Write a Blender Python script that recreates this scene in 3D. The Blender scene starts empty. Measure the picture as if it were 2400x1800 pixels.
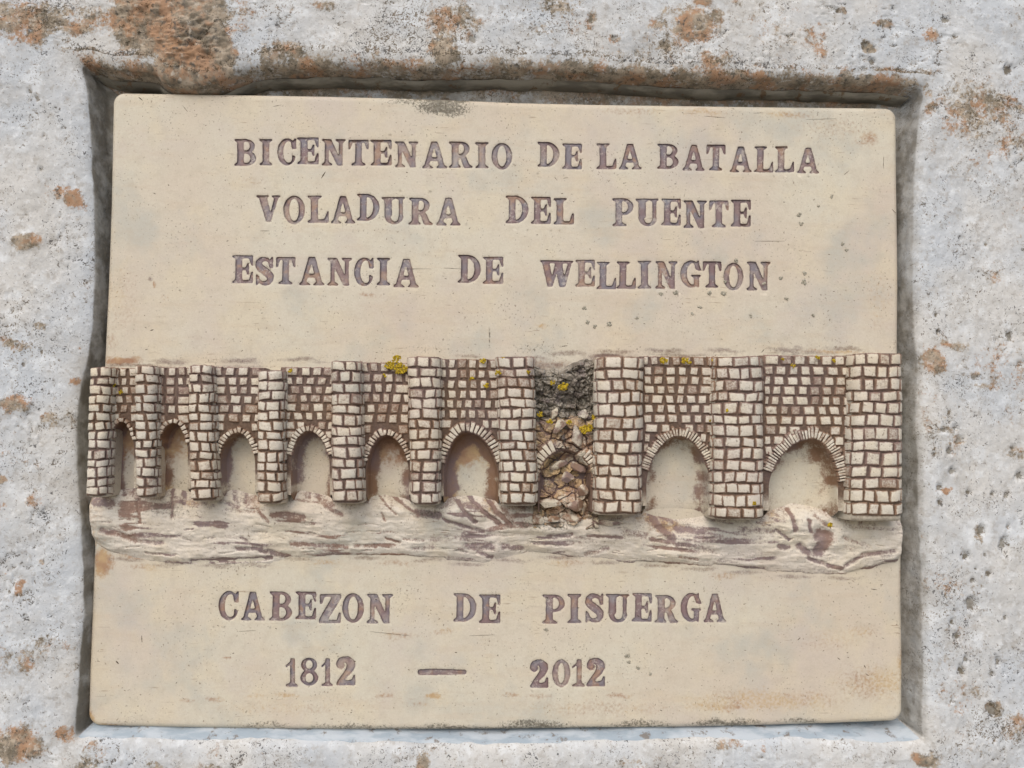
import bpy, bmesh, math, random
import numpy as np
from mathutils import Vector, Matrix
from mathutils.geometry import delaunay_2d_cdt

# ------------------------------------------------------------------ camera, sky, sun
U = 0.0002                       # metres per photo pixel on the face of the tablet
F = 1813.0                       # focal length in photo pixels (wide phone lens)
YAW, PITCH, ROLL = (math.radians(a) for a in (1.8425, 2.7319, 0.5333))
CX, CY = 1200.0, 900.0           # plane coordinates where the optical axis meets the tablet
BASE_Y = 1686.0                  # lower edge of the tablet, plane coordinates
ZB = 1.30                        # height of that edge above the ground (m)

scene = bpy.context.scene
col = scene.collection
Rcam = (Matrix.Rotation(-YAW, 3, 'Z') @ Matrix.Rotation(math.pi / 2 + PITCH, 3, 'X') @ Matrix.Rotation(ROLL, 3, 'Z'))
FW = np.array(Rcam @ Vector((0, 0, -1)))
RM = np.array(Rcam)
CAMP = -F * FW                   # camera position in px, relative to the axis point
cam = bpy.data.cameras.new('camera')
cam.sensor_width = 36.0
cam.lens = 36.0 * F / 2400.0
cam.clip_start = 0.01
cam.clip_end = 100.0
camo = bpy.data.objects.new('camera', cam)
col.objects.link(camo)
M = Rcam.to_4x4()
M.translation = Vector((CAMP[0] * U, CAMP[1] * U, CAMP[2] * U + ZB + (BASE_Y - CY) * U))
camo.matrix_world = M
scene.camera = camo

SUN_EL, SUN_AZ = math.radians(48), math.radians(-20)    # azimuth from straight in front of the wall, negative = from the left
world = bpy.data.worlds.new('World')
scene.world = world
world.use_nodes = True
wn = world.node_tree.nodes
sky = wn.new('ShaderNodeTexSky')
sky.sky_type = 'NISHITA'
sky.sun_disc = False
sky.sun_elevation = SUN_EL
sky.sun_rotation = math.pi + SUN_AZ * -1
sky.air_density = 1.0
sky.dust_density = 4.0
sky.ozone_density = 1.0
bg = wn['Background']
bg.inputs['Strength'].default_value = 0.15
world.node_tree.links.new(sky.outputs[0], bg.inputs['Color'])
sl = bpy.data.lights.new('sun', 'SUN')
sl.energy = 1.2
sl.angle = math.radians(75)
sl.color = (1.0, 0.96, 0.90)
so = bpy.data.objects.new('sun', sl)
col.objects.link(so)
sd = Vector((math.sin(SUN_AZ) * math.cos(SUN_EL), -math.cos(SUN_AZ) * math.cos(SUN_EL), math.sin(SUN_EL)))
so.rotation_euler = sd.to_track_quat('Z', 'Y').to_euler()
so.location = (0, -3, 4)
vs = scene.view_settings
vs.view_transform = 'Standard'
vs.look = 'None'
vs.exposure = 0.11
vs.gamma = 1.0
vs.use_curve_mapping = False

rng = random.Random(7)
rng_n = np.random.default_rng(11)

# ------------------------------------------------------------------ helpers
def Q(px, py, h=0.0):
    """photo pixel -> plane coordinates (px units, y down) on the plane standing h in front of the tablet"""
    px = np.asarray(px, float); py = np.asarray(py, float); h = np.asarray(h, float)
    dx = (px - 1200) / F; dy = -(py - 900) / F
    d = [RM[k, 0] * dx + RM[k, 1] * dy - RM[k, 2] for k in range(3)]
    t = (-h - CAMP[1]) / d[1]
    return CAMP[0] + t * d[0] + CX, CY - (CAMP[2] + t * d[2])

def q(px, py, h=0.0):
    a, b = Q(px, py, h)
    return float(a), float(b)

def _hash(i, j, s):
    n = (i.astype(np.int64) * 374761393 + j.astype(np.int64) * 668265263 + s * 1442695041) & 0xFFFFFFFF
    n = ((n ^ (n >> 13)) * 1274126177) & 0xFFFFFFFF
    n = ((n ^ (n >> 16)) * 2246822519) & 0xFFFFFFFF
    return ((n ^ (n >> 15)) & 0xFFFFFF) / float(0xFFFFFF)

def vnoise(x, y, s=0):
    x = np.asarray(x, float); y = np.asarray(y, float)
    i = np.floor(x); j = np.floor(y)
    u = x - i; v = y - j
    u = u * u * (3 - 2 * u); v = v * v * (3 - 2 * v)
    a = _hash(i, j, s); b = _hash(i + 1, j, s); c = _hash(i, j + 1, s); d = _hash(i + 1, j + 1, s)
    return (a * (1 - u) + b * u) * (1 - v) + (c * (1 - u) + d * u) * v

def fbm(x, y, scale, oct=4, s=0, gain=0.5):
    """-1..1 noise, features about `scale` px"""
    x = np.asarray(x, float); y = np.asarray(y, float)
    t = 0; a = 1; tot = 0; f = 1.0 / scale
    for k in range(oct):
        t = t + a * (vnoise(x * f + 17.3 * k, y * f - 9.1 * k, s + k) * 2 - 1)
        tot += a; a *= gain; f *= 2.03
    return t / tot

def sstep(a, b, x):
    t = np.clip((np.asarray(x, float) - a) / (b - a), 0, 1)
    return t * t * (3 - 2 * t)

def mesh_obj(name, V, faces, mat, parent=None, mask=None, smooth=True, kind=None):
    """V: (n,3) plane coordinates X, Y(down), h ; linked as ONE mesh object relative to the plaque's base"""
    V = np.asarray(V, float)
    W = np.empty((len(V), 3))
    W[:, 0] = (V[:, 0] - CX) * U
    W[:, 1] = -V[:, 2] * U
    W[:, 2] = (BASE_Y - V[:, 1]) * U
    me = bpy.data.meshes.new(name)
    if isinstance(faces, np.ndarray):
        nf, k = faces.shape
        me.vertices.add(len(W)); me.vertices.foreach_set('co', W.astype(np.float32).ravel())
        me.loops.add(nf * k); me.loops.foreach_set('vertex_index', faces.astype(np.int32).ravel())
        me.polygons.add(nf); me.polygons.foreach_set('loop_start', np.arange(0, nf * k, k, dtype=np.int32))
        me.update(calc_edges=True)
    else:
        me.from_pydata(W.tolist(), [], [list(map(int, f)) for f in faces])
    if mask is not None:
        m = np.zeros((len(W), 4), np.float32); m[:, 3] = 1
        mk = np.asarray(mask, np.float32)
        if mk.ndim == 1: m[:, 0] = mk
        else: m[:, :mk.shape[1]] = mk
        at = me.attributes.new('mask', 'FLOAT_COLOR', 'POINT')
        at.data.foreach_set('color', m.ravel())
    me.polygons.foreach_set('use_smooth', np.full(len(me.polygons), smooth))
    if mat: me.materials.append(mat)
    me.validate()
    ob = bpy.data.objects.new(name, me)
    col.objects.link(ob)
    if parent is not None: ob.parent = parent
    else: ob.location = (0, 0, ZB)
    if kind: ob['kind'] = kind
    return ob

def grid_faces(nr, nc, closed=False):
    r = np.arange(nr - 1)[:, None]; c = np.arange(nc if closed else nc - 1)[None, :]
    c2 = (c + 1) % nc
    a = r * nc + c; b = r * nc + c2; d = (r + 1) * nc + c2; e = (r + 1) * nc + c
    return np.stack(np.broadcast_arrays(a, e, d, b), -1).reshape(-1, 4)

# ------------------------------------------------------------------ materials
class NT:
    def __init__(s, name):
        s.m = bpy.data.materials.new(name); s.m.use_nodes = True
        s.t = s.m.node_tree; s.n = s.t.nodes; s.b = s.n['Principled BSDF']
    def link(s, a, b): s.t.links.new(a, b)
    def val(s, sock, v):
        if hasattr(v, 'is_output'): s.link(v, sock)
        else: sock.default_value = v
    def math(s, op, a, b=0.0, c=None, clamp=False):
        n = s.n.new('ShaderNodeMath'); n.operation = op; n.use_clamp = clamp
        s.val(n.inputs[0], a); s.val(n.inputs[1], b)
        if c is not None: s.val(n.inputs[2], c)
        return n.outputs[0]
    def ss(s, a, b, x):
        n = s.n.new('ShaderNodeMapRange'); n.interpolation_type = 'SMOOTHSTEP'
        s.val(n.inputs['Value'], x); s.val(n.inputs['From Min'], a); s.val(n.inputs['From Max'], b)
        return n.outputs[0]
    def mix(s, f, a, b, mode='MIX'):
        n = s.n.new('ShaderNodeMix'); n.data_type = 'RGBA'; n.blend_type = mode
        s.val(n.inputs[0], f)
        for i, v in ((6, a), (7, b)):
            s.val(n.inputs[i], v if hasattr(v, 'is_output') else (*v, 1.0) if len(v) == 3 else v)
        return n.outputs[2]
    def coords(s, sx=1, sy=1, sz=1):
        tc = s.n.new('ShaderNodeTexCoord'); mp = s.n.new('ShaderNodeMapping')
        mp.inputs['Scale'].default_value = (sx, sy, sz)
        s.link(tc.outputs['Object'], mp.inputs['Vector']); return mp.outputs[0]
    def noise(s, vec, px, detail=3, rough=0.55, dist=0.0, off=0):
        """px: feature size in photo pixels"""
        n = s.n.new('ShaderNodeTexNoise')
        if off:
            mp = s.n.new('ShaderNodeMapping'); mp.inputs['Location'].default_value = (off, off * .7, off * .3)
            s.link(vec, mp.inputs['Vector']); vec = mp.outputs[0]
        s.link(vec, n.inputs['Vector'])
        n.inputs['Scale'].default_value = 1.0 / (px * U); n.inputs['Detail'].default_value = detail
        n.inputs['Roughness'].default_value = rough; n.inputs['Distortion'].default_value = dist
        return n.outputs['Fac']
    def voro(s, vec, px, off=0):
        n = s.n.new('ShaderNodeTexVoronoi')
        s.link(vec, n.inputs['Vector']); n.inputs['Scale'].default_value = 1.0 / (px * U)
        return n.outputs['Distance']
    def mask(s):
        a = s.n.new('ShaderNodeAttribute'); a.attribute_name = 'mask'
        sp = s.n.new('ShaderNodeSeparateColor'); s.link(a.outputs['Color'], sp.inputs[0])
        return sp.outputs[0], sp.outputs[1], sp.outputs[2]
    def bump(s, h, strength, dist_px, prev=None):
        n = s.n.new('ShaderNodeBump'); n.inputs['Strength'].default_value = strength
        n.inputs['Distance'].default_value = dist_px * U
        s.link(h, n.inputs['Height'])
        if prev is not None: s.link(prev, n.inputs['Normal'])
        return n.outputs[0]
    def finish(s, color, rough=0.8, normal=None, spec=0.3):
        s.val(s.b.inputs['Base Color'], color); s.val(s.b.inputs['Roughness'], rough)
        s.b.inputs['Specular IOR Level'].default_value = spec
        if normal is not None: s.link(normal, s.b.inputs['Normal'])
        return s.m

def clay_material(name, base=(0.590, 0.560, 0.460), base2=(0.570, 0.505, 0.410), stain_a=(0.115, 0.062, 0.040), stain_b=(0.125, 0.082, 0.085), speck=1.0, soft=0.55, spec=0.28, rough_=1.0):
    t = NT(name); v = t.coords(); vs_ = t.coords(0.25, 1, 1.6)
    st, ru, al = t.mask()
    big = t.noise(v, 420, 3, 0.55); mid = t.noise(v, 90, 4, 0.6, off=.3); hs = t.noise(vs_, 38, 5, 0.65, off=.7)
    fine = t.noise(v, 7, 3, 0.6, off=1.1); grain = t.noise(v, 3.2, 2, 0.6, off=1.7)
    c = t.mix(t.ss(0.36, 0.66, big), base, base2)
    c = t.mix(t.math('MULTIPLY', t.ss(0.45, 0.65, mid), 0.45), c, (0.625, 0.555, 0.405))
    c = t.mix(t.math('MULTIPLY', t.ss(0.5, 0.72, t.noise(v, 170, 4, 0.6, off=2.3)), 0.75), c, (0.44, 0.445, 0.40))
    c = t.mix(t.math('MULTIPLY', t.ss(0.52, 0.68, hs), 0.20), c, (0.50, 0.385, 0.26))
    c = t.mix(t.math('MULTIPLY', t.ss(0.46, 0.68, t.noise(v, 30, 5, 0.7, off=12.)), 0.34), c, (0.455, 0.405, 0.315))
    c = t.mix(t.math('MULTIPLY', t.ss(0.50, 0.70, t.noise(v, 240, 4, 0.6, off=13.)), 0.42), c, (0.515, 0.455, 0.42))
    c = t.mix(t.math('MULTIPLY', t.ss(0.3, 0.7, grain), 0.22), c, (0.42, 0.36, 0.27))
    # fine dark fire specks, denser in clouds
    spn = t.noise(v, 5.0, 2, 0.5, 0.4, off=3.1)
    dens = t.ss(0.40, 0.72, t.noise(v, 130, 4, 0.6, off=4.2))
    th = t.math('SUBTRACT', 0.675, t.math('MULTIPLY', dens, 0.06))
    spk = t.ss(0.0, 0.05, t.math('SUBTRACT', spn, th))
    c = t.mix(t.math('MULTIPLY', spk, 0.62 * speck), c, (0.17, 0.13, 0.09))
    # horizontal trowel scratches
    scr = t.ss(0.64, 0.70, t.noise(t.coords(0.13, 1, 1.5), 7, 2, 0.5, off=5.5))
    c = t.mix(t.math('MULTIPLY', t.math('MULTIPLY', scr, t.ss(0.5, 0.66, mid)), 0.5), c, (0.22, 0.14, 0.09))
    # rust / ochre bloom
    rn = t.math('ADD', ru, t.math('MULTIPLY', t.math('SUBTRACT', fine, 0.5), 0.9))
    c = t.mix(t.math('MULTIPLY', t.ss(0.12, 0.66, rn), 0.80), c, t.mix(t.ss(.40, .60, mid), (0.27, 0.120, 0.050), (0.44, 0.29, 0.13)))
    # iron-oxide wash rubbed into the hollows
    sn = t.math('ADD', st, t.math('MULTIPLY', t.math('SUBTRACT', t.noise(v, 9, 4, 0.7, off=6.6), 0.5), soft))
    sn = t.math('ADD', sn, t.math('MULTIPLY', t.math('SUBTRACT', grain, 0.5), soft * .55))
    sc = t.mix(t.ss(0.40, 0.60, t.noise(v, 150, 3, 0.5, off=8.8)), stain_a, stain_b)
    sc = t.mix(t.math('MULTIPLY', t.ss(.4, .7, fine), .35), sc, (0.23, 0.15, 0.10))
    sf = t.ss(0.22, 0.80, sn)
    c = t.mix(t.math('MULTIPLY', sf, 0.93), c, sc)
    # grey-green algae
    an = t.math('ADD', al, t.math('MULTIPLY', t.math('SUBTRACT', t.noise(v, 5.5, 3, 0.7, 0.6, off=9.9), 0.5), 1.5))
    c = t.mix(t.math('MULTIPLY', t.ss(0.33, 0.68, an), 0.85), c, t.mix(t.ss(.4, .6, fine), (0.075, 0.065, 0.045), (0.15, 0.14, 0.11)))
    nb = t.bump(t.noise(v, 55, 4, 0.55, off=.2), 0.30, 5)
    nb = t.bump(fine, 0.30 * rough_, 1.6, nb); nb = t.bump(t.noise(v, 16, 4, .65, off=11.), .3 * (rough_ - 1) + .001, 4, nb); nb = t.bump(scr, -0.25, 1.2, nb)
    r = t.math('ADD', 0.50, t.math('MULTIPLY', mid, 0.28))
    return t.finish(c, r, nb, spec)

def letter_material():
    t = NT('stamped_letter_wash'); v = t.coords(); st, ru, al = t.mask()
    c = t.mix(t.ss(0.40, 0.60, t.noise(v, 62, 2, 0.5)), (0.215, 0.150, 0.150), (0.195, 0.180, 0.205))
    c = t.mix(t.math('MULTIPLY', t.ss(0.52, 0.66, t.noise(v, 40, 3, 0.6, off=.5)), 0.8), c, (0.34, 0.215, 0.145))
    c = t.mix(t.math('MULTIPLY', t.ss(0.56, 0.72, t.noise(v, 85, 3, 0.6, off=.9)), 0.75), c, (0.29, 0.30, 0.315))
    c = t.mix(t.math('MULTIPLY', st, 0.60), c, (0.085, 0.055, 0.058))
    fl = t.ss(0.54, 0.68, t.math('ADD', t.noise(v, 8, 5, 0.75, off=1.3), t.math('MULTIPLY', t.math('SUBTRACT', t.noise(v, 36, 2, .5, off=2.3), .5), .5)))
    c = t.mix(t.math('MULTIPLY', fl, 0.62), c, (0.47, 0.43, 0.38))
    c = t.mix(t.math('MULTIPLY', ru, t.ss(.40, .62, t.noise(v, 30, 4, .65, off=3.3))), c, (0.43, 0.35, 0.28))
    nb = t.bump(t.noise(v, 8, 4, .6), .4, 2.0)
    return t.finish(c, 0.55, nb, 0.32)

def stone_material():
    t = NT('weathered_limestone'); v = t.coords()
    br, dk, wl = t.mask()
    big = t.noise(v, 260, 4, 0.55); mid = t.noise(v, 60, 4, 0.6, off=.4); grn = t.noise(v, 14, 4, 0.65, off=.8); fin = t.noise(v, 5, 3, 0.6, off=1.2)
    c = t.mix(t.ss(.35, .65, big), (0.48, 0.515, 0.545), (0.54, 0.54, 0.52))
    c = t.mix(t.math('MULTIPLY', t.ss(.52, .66, mid), .50), c, (0.68, 0.72, 0.745))
    c = t.mix(t.math('MULTIPLY', t.ss(.50, .68, t.noise(v, 95, 4, .6, off=2.2)), .40), c, (0.36, 0.35, 0.325))
    c = t.mix(t.math('MULTIPLY', t.ss(.54, .66, grn), .34), c, (0.74, 0.77, 0.79))
    c = t.mix(t.math('MULTIPLY', t.ss(.54, .66, t.noise(v, 17, 4, .65, off=2.9)), .45), c, (0.31, 0.285, 0.25))
    # lichen ticks: short dark squiggles, in clouds
    tick = t.noise(v, 7.5, 3, 0.62, 1.6, off=3.3)
    cloud = t.ss(.40, .68, t.noise(v, 110, 5, .65, off=4.1))
    dens = t.math('ADD', t.math('MULTIPLY', cloud, 0.085), t.math('MULTIPLY', dk, 0.15))
    tk = t.ss(0, .05, t.math('SUBTRACT', tick, t.math('SUBTRACT', .650, dens)))
    c = t.mix(t.math('MULTIPLY', tk, .88), c, t.mix(t.ss(.4, .6, mid), (0.075, 0.075, 0.075), (0.15, 0.12, 0.08)))
    # brown crust
    bn = t.math('ADD', br, t.math('MULTIPLY', t.math('SUBTRACT', t.noise(v, 34, 6, .72, off=5.1), .5), 1.9))
    bn = t.math('ADD', bn, t.math('MULTIPLY', t.math('SUBTRACT', t.noise(v, 7, 3, .7, off=5.9), .5), 1.3))
    bf = t.ss(.26, .68, bn)
    bc = t.mix(t.ss(.38, .62, t.noise(v, 30, 5, .7, off=6.3)), (0.135, 0.105, 0.060), (0.37, 0.30, 0.215))
    bc = t.mix(t.math('MULTIPLY', t.ss(.46, .62, t.noise(v, 60, 4, .65, off=7.7)), .85), bc, (0.36, 0.185, 0.080))
    bc = t.mix(t.math('MULTIPLY', t.ss(.54, .66, t.noise(v, 13, 4, .65, off=7.1)), .85), bc, (0.045, 0.036, 0.022))
    bc = t.mix(t.math('MULTIPLY', t.ss(.58, .70, t.noise(v, 18, 4, .65, off=8.4)), .75), bc, (0.52, 0.47, 0.39))
    c = t.mix(t.math('MULTIPLY', bf, .88), c, bc)
    c = t.mix(t.math('MULTIPLY', t.math('MULTIPLY', tk, bf), .7), c, (0.045, 0.038, 0.026))
    # grime and painted-in shade on the walls of the niche
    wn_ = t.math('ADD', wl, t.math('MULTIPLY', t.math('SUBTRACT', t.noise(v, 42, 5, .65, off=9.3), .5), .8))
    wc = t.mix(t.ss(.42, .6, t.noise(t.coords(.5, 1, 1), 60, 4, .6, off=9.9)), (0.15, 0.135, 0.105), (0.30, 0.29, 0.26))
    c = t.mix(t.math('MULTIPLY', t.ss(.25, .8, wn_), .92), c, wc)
    nb = t.bump(t.noise(v, 45, 5, .62, off=.1), .45, 9)
    nb = t.bump(grn, .45, 4, nb); nb = t.bump(fin, .35, 1.8, nb); nb = t.bump(tk, -.4, 1.5, nb)
    return t.finish(c, .88, nb, .22)

def rubble_material():
    t = NT('rubble_grey'); v = t.coords(); st, ru, al = t.mask()
    c = t.mix(t.ss(.36, .62, t.noise(v, 34, 5, .68)), (0.15, 0.13, 0.105), (0.33, 0.30, 0.25))
    c = t.mix(t.math('MULTIPLY', t.ss(.55, .68, t.noise(v, 16, 5, .7, off=.4)), .75), c, (0.46, 0.42, 0.35))
    c = t.mix(t.math('MULTIPLY', t.ss(.52, .68, t.noise(v, 40, 4, .6, off=.9)), .6), c, (0.16, 0.12, 0.13))
    c = t.mix(t.math('MULTIPLY', st, .5), c, (0.085, 0.068, 0.05))
    c = t.mix(t.math('MULTIPLY', t.ss(.56, .66, t.noise(v, 7, 4, .7, off=1.9)), .8), c, (0.40, 0.39, 0.36))
    nb = t.bump(t.noise(v, 14, 5, .7), .8, 5)
    return t.finish(c, .8, nb, .25)

def lichen_material(name, a, b):
    t = NT(name); v = t.coords()
    c = t.mix(t.ss(.4, .6, t.noise(v, 5, 3, .6)), a, b)
    return t.finish(c, .9, t.bump(t.noise(v, 3, 3, .6), .6, 1.5), .15)

CLAY = clay_material('fired_clay')
BRICK = clay_material('brick_clay', base=(0.62, 0.585, 0.50), base2=(0.585, 0.525, 0.435), speck=1.2, soft=.95, rough_=2.6, stain_a=(0.19, 0.105, 0.060), stain_b=(0.185, 0.115, 0.098))
CORE = clay_material('joint_wash', soft=.45, stain_a=(0.070, 0.033, 0.017), stain_b=(0.070, 0.038, 0.034))
BANK = clay_material('bank_clay', rough_=1.8, base=(0.68, 0.645, 0.57), base2=(0.63, 0.57, 0.49), stain_a=(0.215, 0.130, 0.098), stain_b=(0.195, 0.145, 0.148), soft=1.25)
HOLLOW = clay_material('hollow_clay', rough_=1.5, soft=1.0, stain_a=(0.19, 0.10, 0.052), stain_b=(0.19, 0.135, 0.135))
LETTER = letter_material()
STONE = stone_material()
RUBBLE = rubble_material()
YLICHEN = lichen_material('yellow_lichen', (0.25, 0.17, 0.015), (0.48, 0.35, 0.03))
GLICHEN = lichen_material('grey_lichen', (0.33, 0.31, 0.245), (0.43, 0.405, 0.325))
DIRT = lichen_material('dark_dirt', (0.06, 0.045, 0.03), (0.11, 0.085, 0.06))

# ------------------------------------------------------------------ the stone with its sunk niche
H_ST = 30.0
rim_px = [(192, 150), (260, 158), (350, 168), (380, 186), (440, 199), (500, 194), (545, 176), (620, 156), (800, 152), (1000, 158), (1200, 156), (1400, 163), (1600, 176), (1800, 182), (2000, 186), (2135, 196), (2168, 215),
          (2158, 300), (2150, 420), (2146, 560), (2146, 700), (2152, 800), (2156, 860), (2154, 960), (2156, 1060), (2158, 1150), (2160, 1250), (2168, 1400), (2170, 1550), (2166, 1700), (2158, 1738),
          (2050, 1742), (1900, 1738), (1700, 1738), (1500, 1742), (1300, 1748), (1100, 1750), (900, 1746), (700, 1742), (500, 1738), (350, 1736), (220, 1734), (172, 1728),
          (176, 1640), (186, 1500), (190, 1400), (186, 1250), (178, 1150), (172, 1050), (176, 960), (186, 890), (206, 800), (214, 680), (214, 560), (212, 420), (206, 300), (196, 200)]
rp = np.array([q(a, b, H_ST) for a, b in rim_px])
def catmull(P, n, closed=True):
    P = np.asarray(P); m = len(P)
    out = []
    segs = m if closed else m - 1
    for i in range(segs):
        p0, p1, p2, p3 = (P[(i + k) % m] if closed else P[min(max(i + k, 0), m - 1)] for k in (-1, 0, 1, 2))
        for t in np.linspace(0, 1, n, endpoint=False):
            out.append(.5 * ((2 * p1) + (-p0 + p2) * t + (2 * p0 - 5 * p1 + 4 * p2 - p3) * t * t + (-p0 + 3 * p1 - 3 * p2 + p3) * t ** 3))
    if not closed: out.append(P[-1])
    return np.array(out)
def resample(P, n, closed=True):
    P = np.vstack([P, P[:1]]) if closed else P
    L = np.r_[0, np.cumsum(np.hypot(*np.diff(P, axis=0).T))]
    s = np.linspace(0, L[-1], n, endpoint=not closed)
    return np.stack([np.interp(s, L, P[:, 0]), np.interp(s, L, P[:, 1])], 1)
NS = 1500
rim = resample(catmull(rp, 12), NS)
rim[:, 0] += 3.5 * fbm(rim[:, 0], rim[:, 1], 60, 4, 3); rim[:, 1] += 3.5 * fbm(rim[:, 0], rim[:, 1], 55, 4, 5)
tan = np.roll(rim, -3, 0) - np.roll(rim, 3, 0)
nor = np.stack([tan[:, 1], -tan[:, 0]], 1); nor /= np.linalg.norm(nor, axis=1)[:, None]
ctr = rim.mean(0)
if ((rim - ctr) * nor).sum() < 0: nor = -nor
for _ in range(12): nor = (np.roll(nor, 1, 0) + nor + np.roll(nor, -1, 0)) / 3
nor /= np.linalg.norm(nor, axis=1)[:, None]
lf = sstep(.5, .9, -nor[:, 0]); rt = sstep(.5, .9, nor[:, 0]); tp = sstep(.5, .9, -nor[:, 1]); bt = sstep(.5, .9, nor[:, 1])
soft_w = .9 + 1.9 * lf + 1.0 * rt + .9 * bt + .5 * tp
soft_w *= 1 + .5 * fbm(rim[:, 0], rim[:, 1], 130, 3, 8)
ox0, ox1, oy0, oy1 = -3800., 6200., -3000., BASE_Y + ZB / U
d = rim - ctr
tt = np.minimum(np.where(d[:, 0] > 0, (ox1 - ctr[0]), (ox0 - ctr[0])) / np.where(abs(d[:, 0]) < 1e-6, 1e-6, d[:, 0]),
                np.where(d[:, 1] > 0, (oy1 - ctr[1]), (oy0 - ctr[1])) / np.where(abs(d[:, 1]) < 1e-6, 1e-6, d[:, 1]))
# towards the outer edge go straight out at the sides, to the corner region at the corners
outer = ctr + d * tt[:, None]
# brown crust patches (photo px): x, y, rx, ry, strength, height
PATCH = [(60, 55, 110, 55, .75, 3), (200, 40, 90, 45, .45, 1), (175, 62, 40, 25, .7, 2), (400, 40, 135, 100, 1.5, 9), (455, 130, 92, 85, 1.35, 11), (330, 30, 70, 40, .7, 3),
         (560, 30, 40, 50, .5, 1), (665, 120, 62, 34, .75, 4), (690, 160, 110, 18, .7, 1), (760, 12, 30, 14, .6, 2), (1040, 125, 42, 52, .95, 6), (1060, 45, 75, 42, .62, 2), (1100, 90, 30, 20, .5, 1), (1310, 16, 60, 26, .55, 1),
         (1390, 45, 18, 22, .6, 1), (1445, 92, 22, 16, .6, 2), (1270, 70, 50, 16, .35, 0), (1620, 60, 65, 50, .8, 4), (1560, 85, 60, 60, .5, 1), (1680, 40, 20, 26, .8, 2), (1640, 2, 30, 12, 1.0, 3), (1680, 150, 60, 40, .55, 1), (1500, 130, 60, 24, .35, 0),
         (1968, 26, 16, 12, .75, 2), (2078, 56, 26, 16, .75, 2), (2178, 76, 22, 22, .7, 2), (2035, 108, 12, 16, .8, -2), (1910, 105, 40, 40, .4, 1), (2300, 250, 110, 70, .55, 2), (2260, 300, 70, 40, .5, 1), (2380, 330, 60, 60, .45, 1),
         (2165, 215, 30, 26, .85, 2), (2180, 245, 24, 30, .6, 1), (176, 465, 26, 26, .95, 5), (145, 452, 26, 24, .7, 2), (65, 568, 34, 22, .85, 5), (100, 765, 20, 12, .6, 0), (45, 812, 45, 16, .6, 1), (40, 950, 34, 26, .7, 4), (118, 985, 24, 24, .7, 2),
         (178, 895, 14, 12, .8, 2), (160, 985, 12, 28, .6, 1), (5, 1122, 14, 10, .9, 2), (85, 1175, 26, 16, .5, 1), (105, 1322, 7, 6, .9, 1), (40, 1375, 13, 26, .75, 2), (35, 1550, 60, 40, .42, 1), (90, 1520, 40, 30, .4, 1),
         (45, 1745, 60, 44, .95, 7), (150, 1722, 34, 18, .7, 3), (205, 1775, 34, 34, .45, 1), (370, 1800, 50, 20, .5, 1), (490, 1800, 40, 14, .5, 1), (985, 1792, 17, 28, .9, 2), (1005, 1760, 16, 10, .5, 0), (1700, 1748, 46, 16, .6, 1), (1795, 1752, 12, 12, .6, 1),
         (1490, 1790, 60, 24, .35, 0), (2172, 1778, 34, 22, .8, 3), (2180, 850, 36, 30, .75, 3), (2235, 812, 36, 14, .65, 2), (2300, 905, 40, 12, .5, 1), (2280, 880, 24, 14, .5, 1), (2325, 640, 30, 26, .5, 2), (2370, 980, 12, 30, .5, 1), (2385, 1065, 26, 18, .55, 1),
         (2222, 1143, 12, 9, .8, 1), (2350, 470, 12, 10, .4, 0), (2330, 1655, 26, 20, .75, 3), (2375, 1700, 36, 36, .5, 1), (2290, 1620, 12, 12, .6, 1), (2265, 420, 20, 14, .4, 1), (2290, 1255, 10, 22, .6, 1), (2240, 1480, 12, 14, .5, 0)]
# heavier grey speckle clouds
SPK = [(1000, 70, 190, 80, .75), (880, 90, 120, 60, .55), (1250, 60, 160, 60, .5), (1600, 120, 130, 60, .55), (1800, 140, 120, 50, .4), (620, 40, 100, 60, .35), (2080, 80, 120, 80, .25), (2330, 280, 110, 90, .45), (2280, 900, 120, 40, .35), (2240, 1450, 90, 160, .35), (90, 270, 90, 40, .5),
       (120, 180, 60, 60, .15), (60, 800, 90, 60, .4), (80, 900, 90, 60, .3), (110, 1250, 50, 90, .2), (2250, 620, 60, 60, .25), (2330, 1700, 90, 60, .45), (2230, 1750, 60, 40, .3), (100, 20, 160, 70, .4), (560, 70, 60, 90, .4)]
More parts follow.
